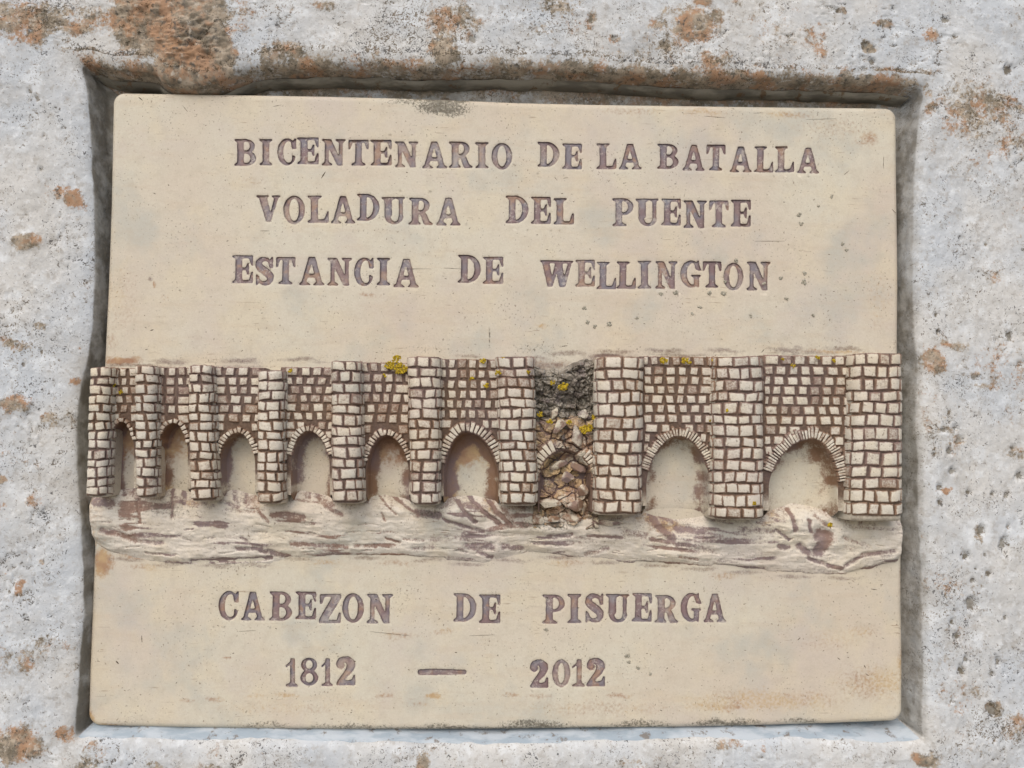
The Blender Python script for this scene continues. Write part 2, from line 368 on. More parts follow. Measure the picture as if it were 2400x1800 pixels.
# pits: x, y, r, depth
PITS = [(2215, 1005, 8, 9), (2243, 1004, 8, 9), (2254, 1033, 11, 9), (2192, 1068, 7, 7), (2228, 1059, 9, 6), (2232, 1106, 12, 10), (2203, 1140, 9, 9), (2200, 1175, 9, 8), (2271, 1155, 8, 7), (2362, 1160, 8, 8), (2330, 1155, 7, 7), (2378, 1050, 9, 7), (2390, 1115, 12, 9),
        (2300, 1248, 13, 11), (2349, 1280, 16, 13), (2262, 1302, 14, 11), (2310, 1300, 6, 6), (2366, 1236, 8, 7), (2285, 1330, 6, 6), (2316, 1345, 10, 8), (2280, 1362, 7, 7), (2277, 1415, 17, 13), (2354, 1448, 7, 7), (2232, 1458, 9, 7), (2243, 1490, 11, 10), (2256, 1572, 12, 10), (2262, 1545, 8, 7), (2338, 1552, 10, 9), (2326, 1581, 7, 7), (2234, 1641, 5, 5), (2320, 1660, 16, 8),
        (2034, 100, 8, 8), (2046, 140, 8, 7), (2215, 44, 9, 6), (2238, 85, 6, 5), (2368, 160, 13, 8), (2282, 125, 9, 6), (2370, 790, 11, 8), (2200, 780, 6, 7), (2198, 735, 7, 5), (2285, 885, 11, 6), (2170, 500, 5, 6), (2165, 480, 5, 5), (2310, 575, 5, 5),
        (83, 227, 9, 5), (165, 217, 6, 4), (60, 505, 5, 4), (95, 395, 7, 5), (70, 212, 5, 4), (95, 825, 6, 5), (57, 857, 5, 5), (130, 1065, 6, 8), (125, 1085, 7, 5), (45, 1003, 5, 4), (145, 300, 4, 4), (210, 330, 5, 5), (100, 1100, 4, 3), (60, 950, 16, -6),
        (855, 112, 5, 4), (1110, 90, 12, 7), (1385, 42, 11, 6), (1440, 90, 9, 6), (1490, 122, 8, 5), (1960, 25, 9, 5), (1575, 150, 6, 4), (1205, 120, 4, 4), (1230, 1780, 4, 5), (1180, 1780, 4, 4), (1560, 1740, 5, 4), (1787, 1775, 5, 4), (1820, 1750, 6, 4), (2330, 1735, 6, 5)]
def stone_fields(X, Y):
    h = 5.5 * fbm(X, Y, 260, 3, 21) + 3.2 * fbm(X, Y, 60, 4, 22) + 1.3 * fbm(X, Y, 14, 3, 23)
    br = np.zeros_like(X); dk = np.zeros_like(X); pt = np.zeros_like(X)
    wx = 14 * fbm(X, Y, 45, 3, 31); wy = 14 * fbm(X, Y, 45, 3, 32)
    for (x, y, rx, ry, s_, hh) in PATCH:
        a, b = q(x, y, H_ST)
        e = np.hypot((X + wx - a) / (rx * 1.15), (Y + wy - b) / (ry * 1.15))
        g = 1 - sstep(.35, 1.25, e)
        br = np.maximum(br, g * s_); h += hh * g * (.7 + .9 * fbm(X, Y, 18, 4, 33, .65)) + 2.2 * min(s_, 1) * g * fbm(X, Y, 9, 3, 36)
    for (x, y, rx, ry, s_) in SPK:
        a, b = q(x, y, H_ST)
        dk = np.maximum(dk, s_ * (1 - sstep(.2, 1.3, np.hypot((X + wx - a) / rx, (Y + wy - b) / ry))))
    fw1 = fbm(X, Y, 13, 3, 34); fw2 = fbm(X, Y, 13, 3, 35)
    for (x, y, r, dp) in PITS:
        a, b = q(x, y, H_ST)
        e = np.hypot(X + .4 * wx + .55 * r * fw1 - a, (Y + .4 * wy + .55 * r * fw2 - b) * .9) / r
        g = 1 - sstep(.45, 1.15, e)
        h -= .75 * dp * g
        if dp > 0: dk = np.maximum(dk, 1.1 * g); br = np.maximum(br, .30 * g); pt = np.maximum(pt, .9 * (1 - sstep(.2, .95, e)))
    # scattered little pits everywhere
    sp = vnoise(X / 9, Y / 9, 51) * vnoise(X / 60, Y / 60, 52)
    g = sstep(.55, .70, sp); h -= 2.5 * g; dk = np.maximum(dk, .8 * g)
    br = np.maximum(br, .30 * sstep(.05, .6, fbm(X, Y, 170, 4, 53)))
    return h, br, dk, pt
rows = []; masks = []
def add_row(P, h, mk): rows.append(np.column_stack([P, np.broadcast_to(h, len(P))])); masks.append(mk)
Z0 = np.zeros(NS)
wallcol = .85 - .60 * bt - .24 * rt - .08 * lf - .45 * tp  # grime plus painted shade for each side, heaviest on the left wall
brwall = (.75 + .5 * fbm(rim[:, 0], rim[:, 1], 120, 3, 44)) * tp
for k, s_ in enumerate((.55, .9)):
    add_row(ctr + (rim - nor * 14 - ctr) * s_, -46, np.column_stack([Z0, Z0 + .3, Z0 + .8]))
for dd, hh in ((-20, -46), (-16, -40), (-12.5, -31), (-10, -22), (-8, -14), (-6, -7), (-4.5, 0), (-2.5, 8), (-1, 15)):
    wob = 3.5 * fbm(rim[:, 0] + hh * 2.1, rim[:, 1] + hh * 1.7, 38, 3, 61)
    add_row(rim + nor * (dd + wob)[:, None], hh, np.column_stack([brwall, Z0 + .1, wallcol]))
wall_top = np.maximum(tp * .55, 0)
for dd, f_ in ((1, .63), (3, .745), (6, .84), (10, .91), (15, .96), (20, .99)):
    P = rim + nor * (dd * soft_w)[:, None]
    hf, br, dk, pt = stone_fields(P[:, 0], P[:, 1])
    fade = 1 - sstep(0, 20, dd)
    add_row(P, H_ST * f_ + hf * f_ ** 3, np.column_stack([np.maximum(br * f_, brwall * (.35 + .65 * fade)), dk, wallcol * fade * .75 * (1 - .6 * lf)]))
start = rim + nor * (20 * soft_w)[:, None]
# parameter along the way out: fine while in view, coarse beyond
NR1, NR2 = 105, 26
dist = np.linalg.norm(outer - start, axis=1)
for k in range(1, NR1 + NR2 + 1):
    if k <= NR1:
        out_d = k * 2.35
    else:
        out_d = None
    if out_d is not None:
        frac = np.minimum(out_d / dist, .9)
    else:
        f0 = np.minimum(NR1 * 2.35 / dist, .9); frac = f0 + (1 - f0) * ((k - NR1) / NR2)
    P = start + (outer - start) * frac[:, None]
    hf, br, dk, pt = stone_fields(P[:, 0], P[:, 1])
    near = 1 - sstep(0, 34, (out_d if out_d else 999))
    add_row(P, H_ST + hf, np.column_stack([np.maximum(br, tp * near * (.25 + .6 * fbm(P[:, 0], P[:, 1], 150, 3, 45))), np.maximum(dk, tp * .95 * near), pt]))
SV = np.vstack(rows); SM = np.vstack(masks)
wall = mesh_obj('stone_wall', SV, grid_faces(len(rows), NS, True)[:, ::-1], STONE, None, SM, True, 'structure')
wall['label'] = 'pale weathered limestone wall with a sunk rectangular niche around the plaque'

def mortar_material(name, a, b, c_):
    t = NT(name); v = t.coords(.35, 1, 1)
    c = t.mix(t.ss(.40, .62, t.noise(v, 30, 4, .6)), a, b)
    c = t.mix(t.math('MULTIPLY', t.ss(.56, .66, t.noise(t.coords(), 26, 5, .7, off=.6)), .8), c, c_)
    return t.finish(c, .75, t.bump(t.noise(v, 22, 4, .6, off=1.), .6, 5), .3)
def bead(sel, prof, name, mat, seed):
    idx = np.where(sel)[0]; P = rim[idx]; N = nor[idx]; rows_ = []
    for dd, hh in prof:
        wob = 3.0 * fbm(P[:, 0] + hh * 1.3, P[:, 1] + hh * 1.1, 48, 3, seed)
        rows_.append(np.column_stack([P + N * (dd + wob)[:, None], hh + 3 * fbm(P[:, 0], P[:, 1] + hh, 70, 2, seed + 1)]))
    return mesh_obj(name, np.vstack(rows_), grid_faces(len(rows_), len(idx))[:, ::-1], mat, wall)
bead(bt > .55, ((-26, -44), (-24, -36), (-20, -24), (-16, -12), (-12, 0), (-7, 9), (-2, 15), (3, 17)), 'mortar_bead', mortar_material('blue_grey_mortar', (0.30, 0.36, 0.41), (0.43, 0.48, 0.52), (0.16, 0.13, 0.10)), 95)
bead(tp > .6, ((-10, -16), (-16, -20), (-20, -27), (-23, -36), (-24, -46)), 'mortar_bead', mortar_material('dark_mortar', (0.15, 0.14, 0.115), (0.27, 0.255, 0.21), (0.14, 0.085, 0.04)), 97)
gme = bpy.data.meshes.new('ground')  # unseen sheet below the wall, added to bounce light up onto the plaque
gme.from_pydata([(-6, -8, 0), (6, -8, 0), (6, .2, 0), (-6, .2, 0)], [], [(0, 1, 2, 3)])
gt = NT('pale_gravel'); gv = gt.coords()
gme.materials.append(gt.finish(gt.mix(gt.ss(.4, .6, gt.noise(gv, 90, 5, .7)), (0.30, 0.28, 0.25), (0.42, 0.40, 0.36)), .95))
bounce_ground = bpy.data.objects.new('ground', gme); col.objects.link(bounce_ground); bounce_ground['kind'] = 'structure'

# ------------------------------------------------------------------ the plaque
plaque = bpy.data.objects.new('commemorative_plaque', None)
col.objects.link(plaque)
plaque.location = (0, 0, ZB)
plaque.empty_display_size = .05
plaque['label'] = 'cream fired-clay plaque with stamped purple lettering and a brick bridge in relief'
plaque['category'] = 'plaque'

# --- letters: hand-drawn fat slab-serif stamps
def ell(cx, cy, rx, ry, a0=0, a1=360, n=44):
    return [(cx + rx * math.cos(math.radians(a0 + (a1 - a0) * i / n)), cy + ry * math.sin(math.radians(a0 + (a1 - a0) * i / n))) for i in range(n + 1)]
def stem(x0, x1, s0, s1, b0=None, b1=None):
    """stem between x0..x1, top serif s0..s1, bottom serif b0..b1 (None = plain end)"""
    p = []
    if s0 is not None: p += [(x0, .5), (x0, .87), (s0, .955), (s0, 1), (s1, 1), (s1, .955), (x1, .87), (x1, .5)]
    else: p += [(x0, .5), (x0, 1), (x1, 1), (x1, .5)]
    if b0 is not None: p += [(x1, .13), (b1, .045), (b1, 0), (b0, 0), (b0, .045), (x0, .13)]
    else: p += [(x1, 0), (x0, 0)]
    return p
def bowl(x, y0, y1, rx):
    cy, ry = (y0 + y1) / 2, (y1 - y0) / 2
    return [(x - .12, y1), (x, y1)] + ell(x, cy, rx, ry, 90, -90, 26) + [(x, y0), (x - .12, y0)]
GL = {}
GL['I'] = (.50, [('+', stem(.25, .75, 0, 1, 0, 1))])
GL['L'] = (.78, [('+', stem(.16, .48, 0, .66, 0, .6)), ('+', [(.2, 0), (1, 0), (1, .43), (.93, .40), (.80, .12), (.40, .10), (.2, .1)])])
_E = [('+', stem(.16, .47, 0, .6, 0, .6)), ('+', [(.2, 1), (1, 1), (1, .62), (.94, .63), (.82, .90), (.40, .915), (.2, .92)]),
      ('+', [(.2, 0), (1, 0), (1, .42), (.93, .40), (.82, .10), (.40, .085), (.2, .08)]), ('+', [(.4, .47), (.66, .47), (.74, .30), (.80, .30), (.80, .74), (.74, .72), (.66, .555), (.4, .555)])]
GL['E'] = (.80, _E)
GL['T'] = (.76, [('+', stem(.34, .66, None, None, .14, .86)), ('+', [(0, 1), (1, 1), (1, .62), (.93, .64), (.80, .90), (.6, .915), (.4, .915), (.20, .90), (.07, .64), (0, .62)])])
GL['D'] = (.84, [('+', bowl(.42, 0, 1, .58)), ('-', [(.40, .90)] + ell(.40, .5, .34, .405, 90, -90, 24) + [(.40, .095)]), ('+', stem(.14, .42, 0, .5, 0, .5))])
GL['B'] = (.82, [('+', bowl(.5, .46, 1, .44)), ('+', bowl(.5, 0, .56, .50)), ('-', [(.4, .92), (.52, .92)] + ell(.52, .74, .20, .175, 90, -90, 18) + [(.4, .565)]),
                 ('-', [(.4, .465), (.53, .465)] + ell(.53, .275, .225, .19, 90, -90, 18) + [(.4, .085)]), ('+', stem(.14, .43, 0, .5, 0, .5))])
GL['P'] = (.80, [('+', bowl(.5, .40, 1, .50)), ('-', [(.4, .915), (.5, .915)] + ell(.5, .70, .25, .215, 90, -90, 18) + [(.4, .485)]), ('+', stem(.16, .46, 0, .5, 0, .68))])
GL['R'] = (.90, [('+', bowl(.5, .44, 1, .36)), ('-', [(.38, .915), (.48, .915)] + ell(.48, .725, .17, .19, 90, -90, 18) + [(.38, .53)]), ('+', stem(.13, .40, 0, .5, 0, .50)),
                 ('+', [(.38, .53), (.58, .53), (.72, .42), (.86, .13), (1, .05), (1, 0), (.66, 0), (.60, .10), (.52, .34), (.38, .45)])])
GL['A'] = (.88, [('+', [(.37, 1), (.62, 1), (.89, .12), (1, .05), (1, 0), (0, 0), (0, .05), (.10, .12)]), ('-', [(.47, .76), (.50, .76), (.60, .40), (.36, .40)]),
                 ('-', [(.32, .27), (.64, .27), (.685, .12), (.60, .045), (.50, -.03), (.40, .045), (.275, .12)])])
GL['N'] = (.88, [('+', stem(.13, .28, 0, .30, 0, .44)), ('+', stem(.72, .87, .58, 1, None, None)), ('+', [(.10, 1), (.38, 1), (.90, .0), (.66, 0)]), ('-', [(.2, -.01), (.2, -.02), (.9, -.02)])])
GL['O'] = (.78, [('+', ell(.5, .5, .5, .5)), ('-', ell(.5, .5, .235, .405))])
GL['0'] = (.66, [('+', ell(.5, .5, .5, .5)), ('-', ell(.5, .5, .20, .39))])
_C = [('+', ell(.52, .5, .52, .5)), ('-', ell(.60, .5, .30, .405)), ('-', [(.72, .62), (1.2, .62), (1.2, .33), (.72, .33)]), ('-', [(.86, .33), (1.1, .40), (1.1, 0), (.9, .1)])]
GL['C'] = (.74, _C + [('+', [(.80, .62), (1, .62), (1, 1), (.93, 1), (.86, .90), (.72, .88)]), ('+', [(.80, .40), (.98, .33), (.92, .18), (.80, .08)])])
GL['G'] = (.78, _C + [('+', [(.78, .64), (.90, .64), (.90, 1), (.84, 1), (.78, .90), (.66, .90)]), ('+', [(.52, .46), (1, .46), (1, .41), (.90, .36), (.90, 0), (.82, 0), (.76, .10), (.66, .12), (.66, .36), (.52, .41)])])
GL['S'] = (.68, [('k', [(.84, .70, .05), (.80, .82, .055), (.66, .91, .075), (.48, .93, .085), (.30, .90, .11), (.17, .80, .14), (.17, .70, .16), (.28, .61, .17), (.50, .51, .175), (.70, .42, .17), (.83, .32, .16), (.83, .22, .14), (.72, .11, .11), (.52, .07, .085), (.36, .08, .075), (.22, .15, .06), (.13, .28, .05)]),
                 ('+', [(.78, .62), (.98, .62), (.98, 1), (.91, 1), (.84, .9)]), ('+', [(.02, .40), (.20, .32), (.20, .12), (.10, 0), (.02, 0)])])
GL['U'] = (.86, [('+', [(.13, 1), (.43, 1), (.43, .30)] + ell(.555, .29, .19, .20, 180, 330, 14) + [(.74, .3), (.74, 1), (.90, 1), (.90, .30)] + ell(.53, .30, .40, .30, 0, -180, 26) + [(.13, .3)]),
                 ('+', [(0, 1), (.58, 1), (.58, .955), (.43, .88), (.13, .88), (0, .955)]), ('+', [(.60, 1), (1, 1), (1, .955), (.9, .90), (.74, .90), (.60, .955)])])
GL['V'] = (.86, [('+', [(.08, 1), (.40, 1), (.60, .33), (.77, 1), (.94, 1), (.60, 0), (.42, 0)]), ('+', [(0, 1), (.52, 1), (.52, .955), (.38, .88), (.14, .88), (0, .955)]), ('+', [(.64, 1), (1, 1), (1, .955), (.90, .89), (.76, .89), (.64, .955)])])
GL['W'] = (1.2, [('+', [(.05, 1), (.25, 1), (.37, .36), (.47, 1), (.64, 1), (.73, .36), (.86, 1), (.95, 1), (.76, 0), (.60, 0), (.50, .55), (.38, 0), (.24, 0)]), ('+', [(0, 1), (1, 1), (1, .955), (.92, .90), (.06, .90), (0, .955)]),
                 ('-', [(.335, .885), (.40, .885), (.38, .62)]), ('-', [(.70, .885), (.80, .885), (.74, .55)])])
GL['Z'] = (.76, [('+', [(.04, 1), (1, 1), (1, .86), (.40, .10), (.82, .10), (.92, .36), (1, .36), (1, 0), (0, 0), (0, .12), (.60, .91), (.24, .91), (.13, .66), (.04, .66)])])
GL['1'] = (.42, [('+', stem(.36, .74, None, None, 0, 1)), ('+', [(.0, .74), (.0, .66), (.36, .80), (.5, .9), (.74, 1), (.60, 1), (.42, .90)])])
GL['2'] = (.68, [('k', [(.20, .73, .17), (.24, .70, .15)]), ('k', [(.10, .80, .08), (.20, .90, .09), (.38, .93, .11), (.58, .90, .15), (.74, .80, .18), (.76, .68, .18), (.66, .53, .15), (.48, .38, .12), (.28, .22, .10), (.15, .10, .09)]),
                 ('+', [(0, 0), (.97, 0), (.97, .36), (.90, .36), (.80, .20), (.60, .16), (.30, .19), (.12, .18), (0, .08)])])
GL['8'] = (.64, [('+', ell(.5, .745, .45, .255)), ('+', ell(.5, .275, .5, .275)), ('-', ell(.5, .755, .21, .165)), ('-', ell(.5, .27, .235, .18))])
GL['-'] = (6.0, [('k6', [(.02, .45, .50), (.3, .5, .55), (.6, .5, .5), (.97, .42, .40)])])

def in_poly(P, x, y):
    P = np.asarray(P); x1, y1 = P[:, 0], P[:, 1]; x2, y2 = np.roll(x1, -1), np.roll(y1, -1)
    c = np.zeros(x.shape, bool)
    for a, b, e, g in zip(x1, y1, x2, y2):
        if b == g: continue
        c ^= ((b > y) != (g > y)) & (x < (e - a) * (y - b) / (g - b) + a)
    return c
def glyph_field(ch, w, h, cell):
    """coverage raster of the glyph in a w x h px box, 4-cell margin; row 0 = top"""
    nx, ny = int(w / cell) + 9, int(h / cell) + 9
    SS = 3
    xs = ((np.arange(nx * SS) + .5) / SS - 4) * cell / w; ys = 1 - ((np.arange(ny * SS) + .5) / SS - 4) * cell / h
    X, Y = np.meshgrid(xs, ys)
    f = np.zeros(X.shape, bool); asp, ops = GL[ch]
    for op, sh in ops:
        if op == '+': f |= in_poly(sh, X, Y)
        elif op == '-': f &= ~in_poly(sh, X, Y)
        else:
            A = asp if op == 'k' else 12.0
            for (x0, y0, r0), (x1, y1, r1) in zip(sh[:-1], sh[1:]):
                dx, dy = (x1 - x0) * A, y1 - y0; L = dx * dx + dy * dy
                t = np.clip((((X - x0) * A) * dx + (Y - y0) * dy) / L, 0, 1)
                f |= np.hypot((X - x0 - t * (x1 - x0)) * A, Y - y0 - t * dy) < (r0 + t * (r1 - r0)) * (1 if op != 'k' else .8)
    f = f.reshape(ny, SS, nx, SS).mean((1, 3))
    k = np.array([.22, .56, .22])
    f = np.apply_along_axis(lambda m: np.convolve(m, k, 'same'), 0, f); f = np.apply_along_axis(lambda m: np.convolve(m, k, 'same'), 1, f)
    f[0] = f[-1] = 0; f[:, 0] = f[:, -1] = 0
    return f
MS = {1: [(3, 0)], 2: [(0, 1)], 3: [(3, 1)], 4: [(1, 2)], 5: [(3, 2), (1, 0)], 6: [(0, 2)], 7: [(3, 2)], 8: [(2, 3)], 9: [(2, 0)], 10: [(0, 3), (2, 1)], 11: [(2, 1)], 12: [(1, 3)], 13: [(1, 0)], 14: [(0, 3)]}
def contours(f, lv):
    ny, nx = f.shape; b = f > lv
    code = (b[:-1, :-1] * 1 + b[:-1, 1:] * 2 + b[1:, 1:] * 4 + b[1:, :-1] * 8)
    nxt = {}
    def ep(i, j, e):
        if e == 0: t = (lv - f[i, j]) / (f[i, j + 1] - f[i, j]); return ('h', i, j), (j + t, i)
        if e == 2: t = (lv - f[i + 1, j]) / (f[i + 1, j + 1] - f[i + 1, j]); return ('h', i + 1, j), (j + t, i + 1)
        if e == 3: t = (lv - f[i, j]) / (f[i + 1, j] - f[i, j]); return ('v', i, j), (j, i + t)
        t = (lv - f[i, j + 1]) / (f[i + 1, j + 1] - f[i, j + 1]); return ('v', i, j + 1), (j + 1, i + t)
    pos = {}
    for i, j in zip(*np.where((code > 0) & (code < 15))):
        for a, c in MS[int(code[i, j])]:
            ka, pa = ep(i, j, a); kc, pc = ep(i, j, c)
            pos[ka] = pa; pos[kc] = pc; nxt[ka] = kc
    loops = []
    while nxt:
        k0, k = nxt.popitem(); lp = [pos[k0]]; cur = k
        while cur != k0 and cur in nxt:
            lp.append(pos[cur]); cur = nxt.pop(cur)
        if len(lp) > 5: loops.append(np.array(lp))
    return loops

def boxes(x0, y0, s, items): return [(c, x0 + a / s, x0 + b / s, y0 + t / s, y0 + u / s) for c, a, b, t, u in items]
zA = (520, 300, 3.072); zB = (1220, 300, 3.072); zC = (490, 1360, 3.568); zD = (1100, 1360, 3.568)
WORDS = [
    ('BICENTENARIO', boxes(*zA, [('B', 90, 245, 80, 270), ('I', 270, 362, 80, 268), ('C', 400, 532, 75, 268), ('E', 543, 695, 68, 258), ('N', 720, 890, 80, 268), ('T', 912, 1055, 85, 268), ('E', 1070, 1220, 85, 268), ('N', 1247, 1415, 97, 282), ('A', 1442, 1620, 97, 287), ('R', 1635, 1805, 97, 285), ('I', 1825, 1920, 102, 287), ('O', 1943, 2090, 107, 295)])),
    ('DE LA BATALLA', boxes(*zB, [('D', 123, 278, 100, 277), ('E', 300, 440, 113, 295), ('L', 548, 690, 112, 295), ('A', 708, 872, 115, 297), ('B', 985, 1137, 115, 293), ('A', 1170, 1328, 123, 305), ('T', 1340, 1475, 120, 303), ('A', 1508, 1668, 132, 317), ('L', 1685, 1820, 132, 317), ('L', 1835, 1970, 132, 317), ('A', 1993, 2152, 143, 325)])),
    ('VOLADURA', boxes(*zA, [('V', 247, 420, 485, 672), ('O', 443, 595, 487, 690), ('L', 617, 768, 487, 680), ('A', 785, 960, 490, 685), ('D', 972, 1133, 475, 665), ('U', 1150, 1318, 497, 690), ('R', 1345, 1518, 503, 695), ('A', 1545, 1720, 503, 700)])),
    ('DEL PUENTE', boxes(*zB, [('D', -106, 55, 487, 683), ('E', 77, 217, 495, 688), ('L', 238, 383, 505, 693), ('P', 662, 812, 507, 705), ('U', 830, 993, 510, 705), ('E', 1015, 1153, 510, 700), ('N', 1175, 1342, 522, 718), ('T', 1360, 1497, 522, 712), ('E', 1515, 1658, 517, 708)])),
    ('ESTANCIA DE', boxes(*zA, [('E', 75, 222, 918, 1115), ('S', 243, 370, 928, 1133), ('T', 390, 527, 930, 1123), ('A', 557, 738, 928, 1130), ('N', 760, 935, 935, 1133), ('C', 953, 1090, 933, 1137), ('I', 1115, 1210, 935, 1130), ('A', 1238, 1418, 943, 1145), ('D', 1700, 1862, 915, 1113), ('E', 1880, 2025, 928, 1120)])),
    ('WELLINGTON', boxes(*zB, [('W', 140, 380, 955, 1143), ('E', 395, 535, 950, 1140), ('L', 550, 689, 965, 1158), ('L', 693, 830, 962, 1155), ('I', 845, 942, 957, 1155), ('N', 973, 1130, 960, 1155), ('G', 1153, 1300, 953, 1147), ('T', 1315, 1445, 960, 1147), ('O', 1465, 1605, 970, 1167), ('N', 1632, 1800, 963, 1167)])),
    ('CABEZON', boxes(*zC, [('C', 78, 243, 92, 335), ('A', 268, 462, 100, 335), ('B', 503, 692, 97, 338), ('E', 722, 892, 97, 325), ('Z', 920, 1100, 117, 357), ('O', 1115, 1292, 110, 355), ('N', 1320, 1535, 118, 360)])),
    ('DE PISUERGA', boxes(*zD, [('D', -132, 58, 112, 345), ('E', 82, 257, 122, 357), ('P', 612, 797, 123, 362), ('I', 822, 937, 118, 357), ('S', 972, 1122, 112, 355), ('U', 1142, 1335, 118, 352), ('E', 1362, 1525, 110, 345), ('R', 1553, 1750, 128, 355), ('G', 1770, 1937, 108, 348), ('A', 1962, 2148, 115, 350)])),
    ('1812', boxes(*zC, [('1', 640, 742, 655, 890), ('8', 763, 910, 650, 880), ('1', 940, 1035, 655, 885), ('2', 1065, 1225, 643, 877)])),
    ('-', boxes(*zC, [('-', 1755, 2150, 745, 789)])),
    ('2012', boxes(*zD, [('2', 510, 662, 670, 898), ('0', 695, 843, 665, 893), ('1', 862, 965, 665, 888), ('2', 983, 1137, 657, 887)])),
]
CELL = 1.5
word_loops = []
for wi, (wname, bx) in enumerate(WORDS):
    L = []
    for (ch, x0, x1, y0, y1) in bx:
        w, h = x1 - x0, y1 - y0
        f = glyph_field(ch, w, h, CELL)
        jj, ii = np.meshgrid(np.arange(f.shape[1]), np.arange(f.shape[0]))
        f = f + .20 * fbm(jj + 31 * len(L), ii + 57 * wi, 5, 2, 77) * (f > .02) * (f < .98)
        f[0] = f[-1] = 0; f[:, 0] = f[:, -1] = 0
        sl_ = math.radians(rng.uniform(-.2, 1.2))
        polys = []
        for lp in contours(f, .33):
            # thin out and smooth the outline
            lp = (np.roll(lp, 1, 0) + 2 * lp + np.roll(lp, -1, 0)) / 4
            P = np.stack([x0 + (lp[:, 0] + .5 - 4) * CELL, y0 + (lp[:, 1] + .5 - 4) * CELL], 1)
            c = np.array([(x0 + x1) / 2, (y0 + y1) / 2]); r_ = P - c
            P = c + np.stack([r_[:, 0] - r_[:, 1] * math.sin(sl_), r_[:, 1] + r_[:, 0] * math.sin(sl_)], 1)
            keep = [0]
            for k in range(1, len(P)):
                if np.hypot(*(P[k] - P[keep[-1]])) > 1.15: keep.append(k)
            P = P[keep]
            a, b = Q(P[:, 0], P[:, 1], 0)
            polys.append(np.stack([a, b], 1))
        L.append((ch, polys))
    word_loops.append(L)
def inside_loops(polys, x, y):
    c = np.zeros(np.shape(x), bool)
    for P in polys: c ^= in_poly(P, x, y)
    return c
def surf(X, Y):
    """gentle unevenness of the hand-rolled slab"""
    return 1.6 * fbm(X, Y, 300, 2, 91) + .5 * fbm(X, Y, 70, 2, 92)

# --- tablet: grid following the traced outline, with the letters cut out of it
R_CORN = 28.0
top_px = [(262, 214), (500, 218), (760, 222), (1000, 228), (1250, 238), (1500, 243), (1750, 246), (2000, 249), (2104, 251)]
bot_px = [(203, 1703), (350, 1707), (600, 1712), (780, 1713), (1100, 1713), (1400, 1710), (1600, 1708), (1890, 1701), (2118, 1692)]
lef_px = [(262, 214), (258, 400), (252, 600), (243, 800), (232, 1000), (221, 1200), (213, 1400), (207, 1560), (203, 1703)]
rig_px = [(2104, 251), (2106, 450), (2109, 650), (2108, 830), (2110, 1000), (2116, 1200), (2116, 1400), (2118, 1550), (2118, 1692)]
def edge(pts, n): 
    c = catmull(np.array([q(a, b, 0) for a, b in pts]), 10, False)
    return resample(c, 400, False)
eT, eB, eL, eR = (edge(p, 0) for p in (top_px, bot_px, lef_px, rig_px))
def uparam(length, step):
    e = [0, 1, 2.2, 3.6, 5.2, 7.2, 9.6, 12.5, 16]
    n = int((length - 32) / step)
    return np.array(e + list(np.linspace(16, length - 16, n)[1:-1]) + [length - a for a in e[::-1]]) / length
WID, HEI = 1876.0, 1464.0
us = uparam(WID, 4.0); vs2 = uparam(HEI, 4.0)
def at(e, t): 
    s_ = np.linspace(0, 1, len(e)); return np.stack([np.interp(t, s_, e[:, 0]), np.interp(t, s_, e[:, 1])], -1)
UU, VV = np.meshgrid(us, vs2)
T_, B_, L_, R_ = at(eT, UU), at(eB, UU), at(eL, VV), at(eR, VV)
P00, P10, P01, P11 = eT[0], eT[-1], eB[0], eB[-1]
G = (1 - VV)[..., None] * T_ + VV[..., None] * B_ + (1 - UU)[..., None] * L_ + UU[..., None] * R_ - ((1 - UU) * (1 - VV))[..., None] * P00 - (UU * (1 - VV))[..., None] * P10 - ((1 - UU) * VV)[..., None] * P01 - (UU * VV)[..., None] * P11
# edge distance and rounded corners
dxl, dxr, dyt, dyb = UU * WID, (1 - UU) * WID, VV * HEI, (1 - VV) * HEI
dE = np.minimum(np.minimum(dxl, dxr), np.minimum(dyt, dyb))
for (ax, ay, sx, sy) in ((dxl, dyt, 1, 1), (dxr, dyt, -1, 1), (dxl, dyb, 1, -1), (dxr, dyb, -1, -1)):
    m = (ax < R_CORN) & (ay < R_CORN)
    a = (R_CORN - ax[m]) / R_CORN; b = (R_CORN - ay[m]) / R_CORN
    s_ = np.maximum(a, b) / np.maximum(np.hypot(a, b), 1e-6)
    G[..., 0][m] += sx * R_CORN * (a - a * s_); G[..., 1][m] += sy * R_CORN * (b - b * s_)
GX, GY = G[..., 0], G[..., 1]
r_e = 15.0
HH = surf(GX, GY) - r_e * (1 - np.sqrt(np.clip(1 - (np.clip(1 - dE / r_e, 0, 1)) ** 2, 0, 1)))
